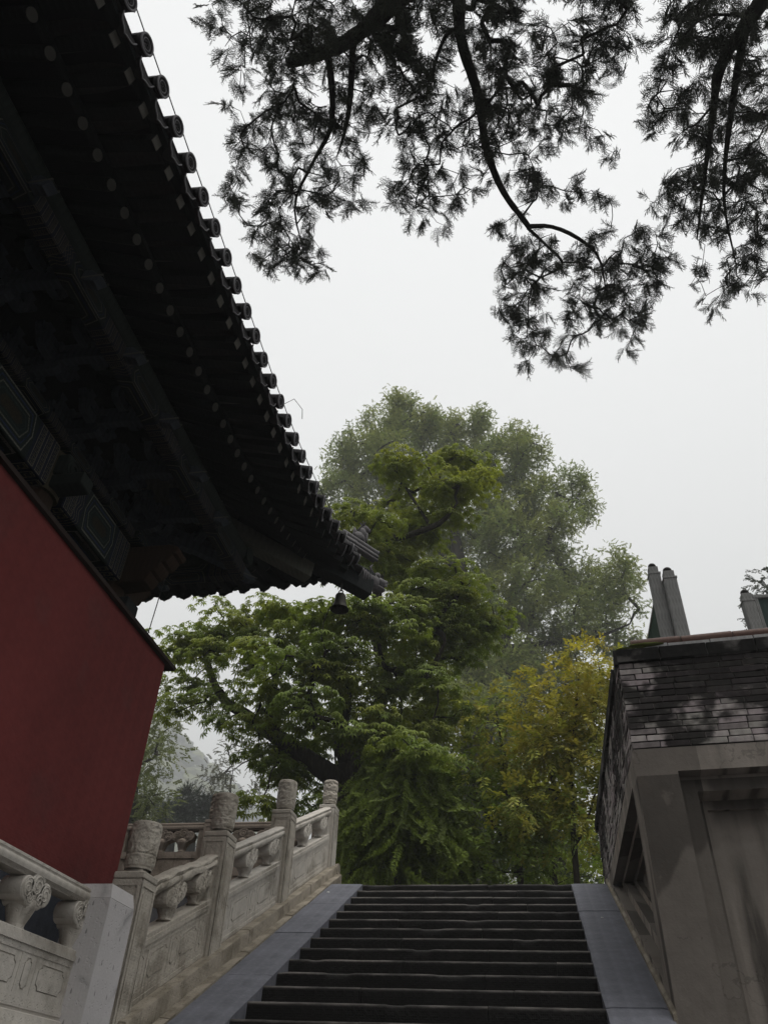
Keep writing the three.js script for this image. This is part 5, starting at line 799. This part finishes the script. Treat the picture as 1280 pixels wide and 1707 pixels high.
// --- hill fading into the cloud
{
  const r = rng(801), K = 1.15, cx = -215 * K, cz = -345 * K, hH = 190 * K, pos = []; const g = new THREE.PlaneGeometry(420 * K, 330 * K, 84, 66); g.rotateX(-Math.PI / 2); const p = g.attributes.position;
  const hy = (X, Z) => { const x = X / K, z = Z / K; const q = Math.hypot(x / 1.0, z / 1.15); return 4 + hH * Math.pow(clamp(1 - q / 190, 0, 1), 0.9) * (0.9 + 0.2 * fbm(x * 0.02, z * 0.02, 4, 4)) + (fbm(x * 0.05, z * 0.05, 8, 4) - 0.5) * 4 * smooth(190, 150, q); };
  for (let i = 0; i < p.count; i++) p.setY(i, hy(p.getX(i), p.getZ(i))); g.computeVertexNormals();
  struct('hill', T(g, cx, 0, cz), M.earth);
  const blob = displace(new THREE.IcosahedronGeometry(1, 2), 0.35, 1.8, 5), L = []; for (let i = 0; i < 7000; i++) { const x = (r() - 0.5) * 380 * K, z = (r() - 0.3) * 330 * K; if (z > 160 * K) continue; const s = 2 + 3 * r(); L.push({ m: new THREE.Matrix4().compose(V3(cx + x, hy(x, z) + s * 0.5, cz + z), new THREE.Quaternion().setFromAxisAngle(V3(0, 1, 0), r() * 6), V3(s * 1.2, s * (0.8 + 0.3 * r()), s * 1.2)), k: r() }); }
  const col = new THREE.Color(), f = leaves('hillside_wood', scene, blob, mat({ color: rgb(0.9, 0.9, 0.9), roughness: 1 }), L, q => col.setRGB(0.13 * (0.6 + q.k), 0.14 * (0.6 + q.k), 0.11)); f.userData.label = 'wooded hillside fading into the mist left of the trees'; f.userData.category = 'woodland';  // tree colours paled to paint in part of the mist
}
// --- old cypresses overhead: limbs reach forward over the stair from trunks behind and beside the viewer
function cypressSprig(seed) {
  const pos = [], r = rng(seed); const spike = (o, d, L, w) => { const s = Math.abs(d.y) < 0.9 ? V3(0, 1, 0).cross(d).normalize() : V3(1, 0, 0).cross(d).normalize(), t = d.clone().cross(s), e = o.clone().addScaledVector(d, L), q = [0, 1, 2].map(k => o.clone().addScaledVector(s, Math.cos(k * 2.094) * w).addScaledVector(t, Math.sin(k * 2.094) * w)); for (let k = 0; k < 3; k++) { const a = q[k], b = q[(k + 1) % 3]; pos.push(a.x, a.y, a.z, b.x, b.y, b.z, e.x, e.y, e.z); } };
  const ax = t => V3(0.1 * Math.sin(t * 4 + seed), -0.2 * t * t, t); let prev = ax(0);
  for (let i = 1; i <= 5; i++) { const n = ax(i / 5), d = n.clone().sub(prev).normalize(); spike(prev, d, prev.distanceTo(n) * 1.5, 0.016 * (1.2 - i / 6)); prev = n; }
  for (let i = 0; i < 15; i++) { const t = 0.1 + 0.85 * i / 15, o = ax(t), a = (i % 2 ? 1 : -1) * (0.55 + r() * 0.35), d = V3(Math.sin(a), (r() - 0.5) * 0.6, Math.cos(a)).normalize(), L = (0.5 - 0.28 * t) * (0.7 + 0.6 * r()); spike(o, d, L, 0.016);
    for (let k = 0; k < 5; k++) { const o2 = o.clone().addScaledVector(d, L * (0.15 + 0.17 * k)), b = (k % 2 ? 1 : -1) * 0.7, d2 = d.clone().applyAxisAngle(V3(0, 1, 0), b).add(ball(r).multiplyScalar(0.3)).normalize(); spike(o2, d2, L * 0.42, 0.017); } }
  return triGeo(pos);
}
const inPoly = (x, y, P) => { let c = false; for (let i = 0, j = P.length - 1; i < P.length; j = i++) if ((P[i][1] > y) !== (P[j][1] > y) && x < (P[j][0] - P[i][0]) * (y - P[i][1]) / (P[j][1] - P[i][1]) + P[i][0]) c = !c; return c; };
function cypress(o) {
  const r = rng(o.seed), t = thing('cypress_tree', o.label, 'tree', o.base), B = V3(...o.base), inv = g => T(g, -B.x, -B.y, -B.z), targets = [], dense = [];
  for (const pg of o.polys) { const xs = pg.p.map(q => q[0]), ys = pg.p.map(q => q[1]), x0 = Math.min(...xs), x1 = Math.max(...xs), y0 = Math.min(...ys), y1 = Math.max(...ys); let n = 0, tries = 0;
    while (n < pg.n && tries++ < pg.n * 60) { const x = lerp(x0, x1, r()), y = lerp(y0, y1, r()); if (!inPoly(x, y, pg.p)) continue; const dn = fbm(x * 0.012, y * 0.012, o.seed, 3); if (dn < (pg.thr || 0.42) - 0.12 * smooth(300, 0, y) + 0.08 * (r() - 0.5)) continue; const P = atY(x, y, pg.y[0] + (pg.y[1] - pg.y[0]) * r()); targets.push(P); n++; } }
  for (let i = 0; i < o.extra.n; i++) { const e = o.extra, P = V3(lerp(e.x[0], e.x[1], r()), lerp(e.y[0], e.y[1], r()), lerp(e.z[0], e.z[1], r())); const q = P.clone().project(camera); if (Math.abs(q.x) < 1.02 && Math.abs(q.y) < 1.02 && q.z < 1 && P.clone().applyMatrix4(camera.matrixWorldInverse).z < 0) continue; targets.push(P); }  // unseen crown outside the view, added to block sky light
  const g = grow(o.trunks, targets, { seed: o.seed, step: 0.16, r0: 0.0034, exp: 0.42, bend: 0.4, sides: 5 });
  mesh('trunk', g.fixed.filter(f => f.main).map(f => inv(bumpTube(f.pts, f.rr, 20))), M.barkCypress, t);
  g.fixed.filter(f => !f.main).forEach(f => mesh('limb', inv(bumpTube(f.pts, f.rr, 10))  , M.barkCypress, t));
  mesh('branches', g.branches.map(inv), M.barkCypress, t, { kind: 'stuff' });
  const list = [[], [], []];
  for (const p of targets) { const n = 3 + Math.floor(r() * 4), main = ball(r).multiplyScalar(0.8).add(V3(0, -0.5, -0.3)).normalize(); for (let i = 0; i < n; i++) { const d = main.clone().add(ball(r).multiplyScalar(1.1)).normalize(), q = p.clone().addScaledVector(ball(r), 0.05).sub(B); list[Math.floor(r() * 3)].push({ m: frame(q, d, ball(r).add(V3(0, 0.3, 0)), 0.13 + 0.13 * r()), k: r() }); } }
  const col = new THREE.Color(); list.forEach((l, i) => leaves('crown', t, cypressSprig(i + 3 + o.seed), leafMat([0.85, 0.85, 0.85], 0.15), l, q => { const k = 0.6 + 0.8 * q.k; return col.setRGB(0.045 * k, 0.052 * k, 0.032 * k); }));
}
{
  const Y = 9.6, L = (px, py, y = Y) => atY(px, py, y);
  cypress({ seed: 901, base: [0.6, G, 3.6], label: 'old cypress overhead, dark drooping limbs across the top left and middle of the sky',
    trunks: [{ main: true, p: [V3(0.6, G, 3.6), V3(0.5, 3, 3.4), V3(0.3, 7, 2.8), V3(0.0, 9.6, 2.0), V3(-0.1, 12.5, 1.4)], r: [0.6, 0.5, 0.42, 0.34, 0.12] },
      { p: [V3(0.05, 9.2, 2.1), V3(-0.4, 9.8, 0.2), L(700, -60), L(640, 20), L(570, 75), L(520, 95), L(478, 106)], r: [0.15, 0.13, 0.11, 0.1, 0.085, 0.075, 0.055], wob: 0.01 },
      { p: [L(545, 88), L(552, 150), L(550, 210), L(520, 270), L(490, 340), L(505, 420)], r: [0.045, 0.035, 0.03, 0.022, 0.015, 0.008], wob: 0.02 }, { p: [L(585, 70), L(582, 150), L(575, 210), L(560, 260)], r: [0.04, 0.032, 0.024, 0.01], wob: 0.02 },
      { p: [V3(0.0, 9.8, 1.9), V3(0.0, 10.2, -0.5), L(765, -40, 10), L(766, 60, 9.9), L(793, 150, 9.8), L(810, 250, 9.7), L(838, 320, 9.6), L(880, 378, 9.5)], r: [0.13, 0.1, 0.075, 0.065, 0.055, 0.048, 0.04, 0.034], wob: 0.01 },
      { p: [L(880, 378, 9.5), L(915, 377, 9.4), L(955, 392, 9.3), L(995, 425, 9.2), L(1010, 490, 9.1)], r: [0.032, 0.028, 0.024, 0.018, 0.008], wob: 0.015 }, { p: [L(880, 378, 9.5), L(912, 408, 9.4), L(938, 440, 9.3), L(890, 470, 9.2), L(878, 560, 9.1)], r: [0.024, 0.02, 0.016, 0.011, 0.006], wob: 0.015 }],
    polys: [{ n: 330, y: [8.9, 10.3], p: [[350, -40], [690, -40], [670, 110], [640, 180], [610, 250], [600, 330], [560, 400], [540, 455], [480, 462], [425, 440], [400, 372], [366, 340], [400, 262], [368, 210], [388, 120], [352, 70]] },
      { n: 400, y: [8.9, 10.3], p: [[640, -40], [1050, -40], [1062, 60], [1030, 150], [1045, 210], [1020, 262], [985, 240], [930, 225], [880, 250], [900, 290], [980, 300], [1020, 335], [950, 345], [905, 330], [880, 350], [800, 400], [790, 340], [740, 390], [655, 345], [660, 250], [640, 190]] },
      { n: 190, y: [8.8, 9.6], thr: 0.38, p: [[830, 410], [880, 385], [960, 385], [1060, 370], [1110, 390], [1100, 440], [1080, 520], [1050, 590], [1000, 570], [960, 620], [900, 590], [872, 622], [850, 540], [822, 500]] }],
    extra: { n: 320, x: [-3.5, 3.5], y: [8.8, 13], z: [-2.5, 6] } });
  cypress({ seed: 911, base: [5.4, G, 1.2], label: 'old cypress at the upper right corner, crown hanging down the right side of the sky',
    trunks: [{ main: true, p: [V3(5.4, G, 1.2), V3(5.2, 3, 1.0), V3(4.8, 7, 0.4), V3(4.4, 10, -0.4), V3(4.2, 13, -0.8)], r: [0.5, 0.42, 0.36, 0.28, 0.1] }, { p: [V3(4.5, 9.4, -0.2), L(1290, -30), L(1240, 45), L(1200, 110), L(1185, 200), L(1172, 300), L(1160, 400)], r: [0.13, 0.1, 0.08, 0.06, 0.04, 0.025, 0.01], wob: 0.015 }, { p: [L(1240, 45), L(1215, 200), L(1205, 330), L(1225, 440)], r: [0.05, 0.035, 0.02, 0.008], wob: 0.02 }],
    polys: [{ n: 340, y: [8.9, 10.3], p: [[1105, -40], [1330, -40], [1330, 440], [1270, 480], [1200, 512], [1145, 490], [1105, 400], [1078, 330], [1112, 268], [1045, 228], [1085, 150], [1110, 80]] }],
    extra: { n: 220, x: [2.5, 8], y: [8.8, 13], z: [-3, 4] } });
}
//@@TREESEND
renderer.render(scene, camera);
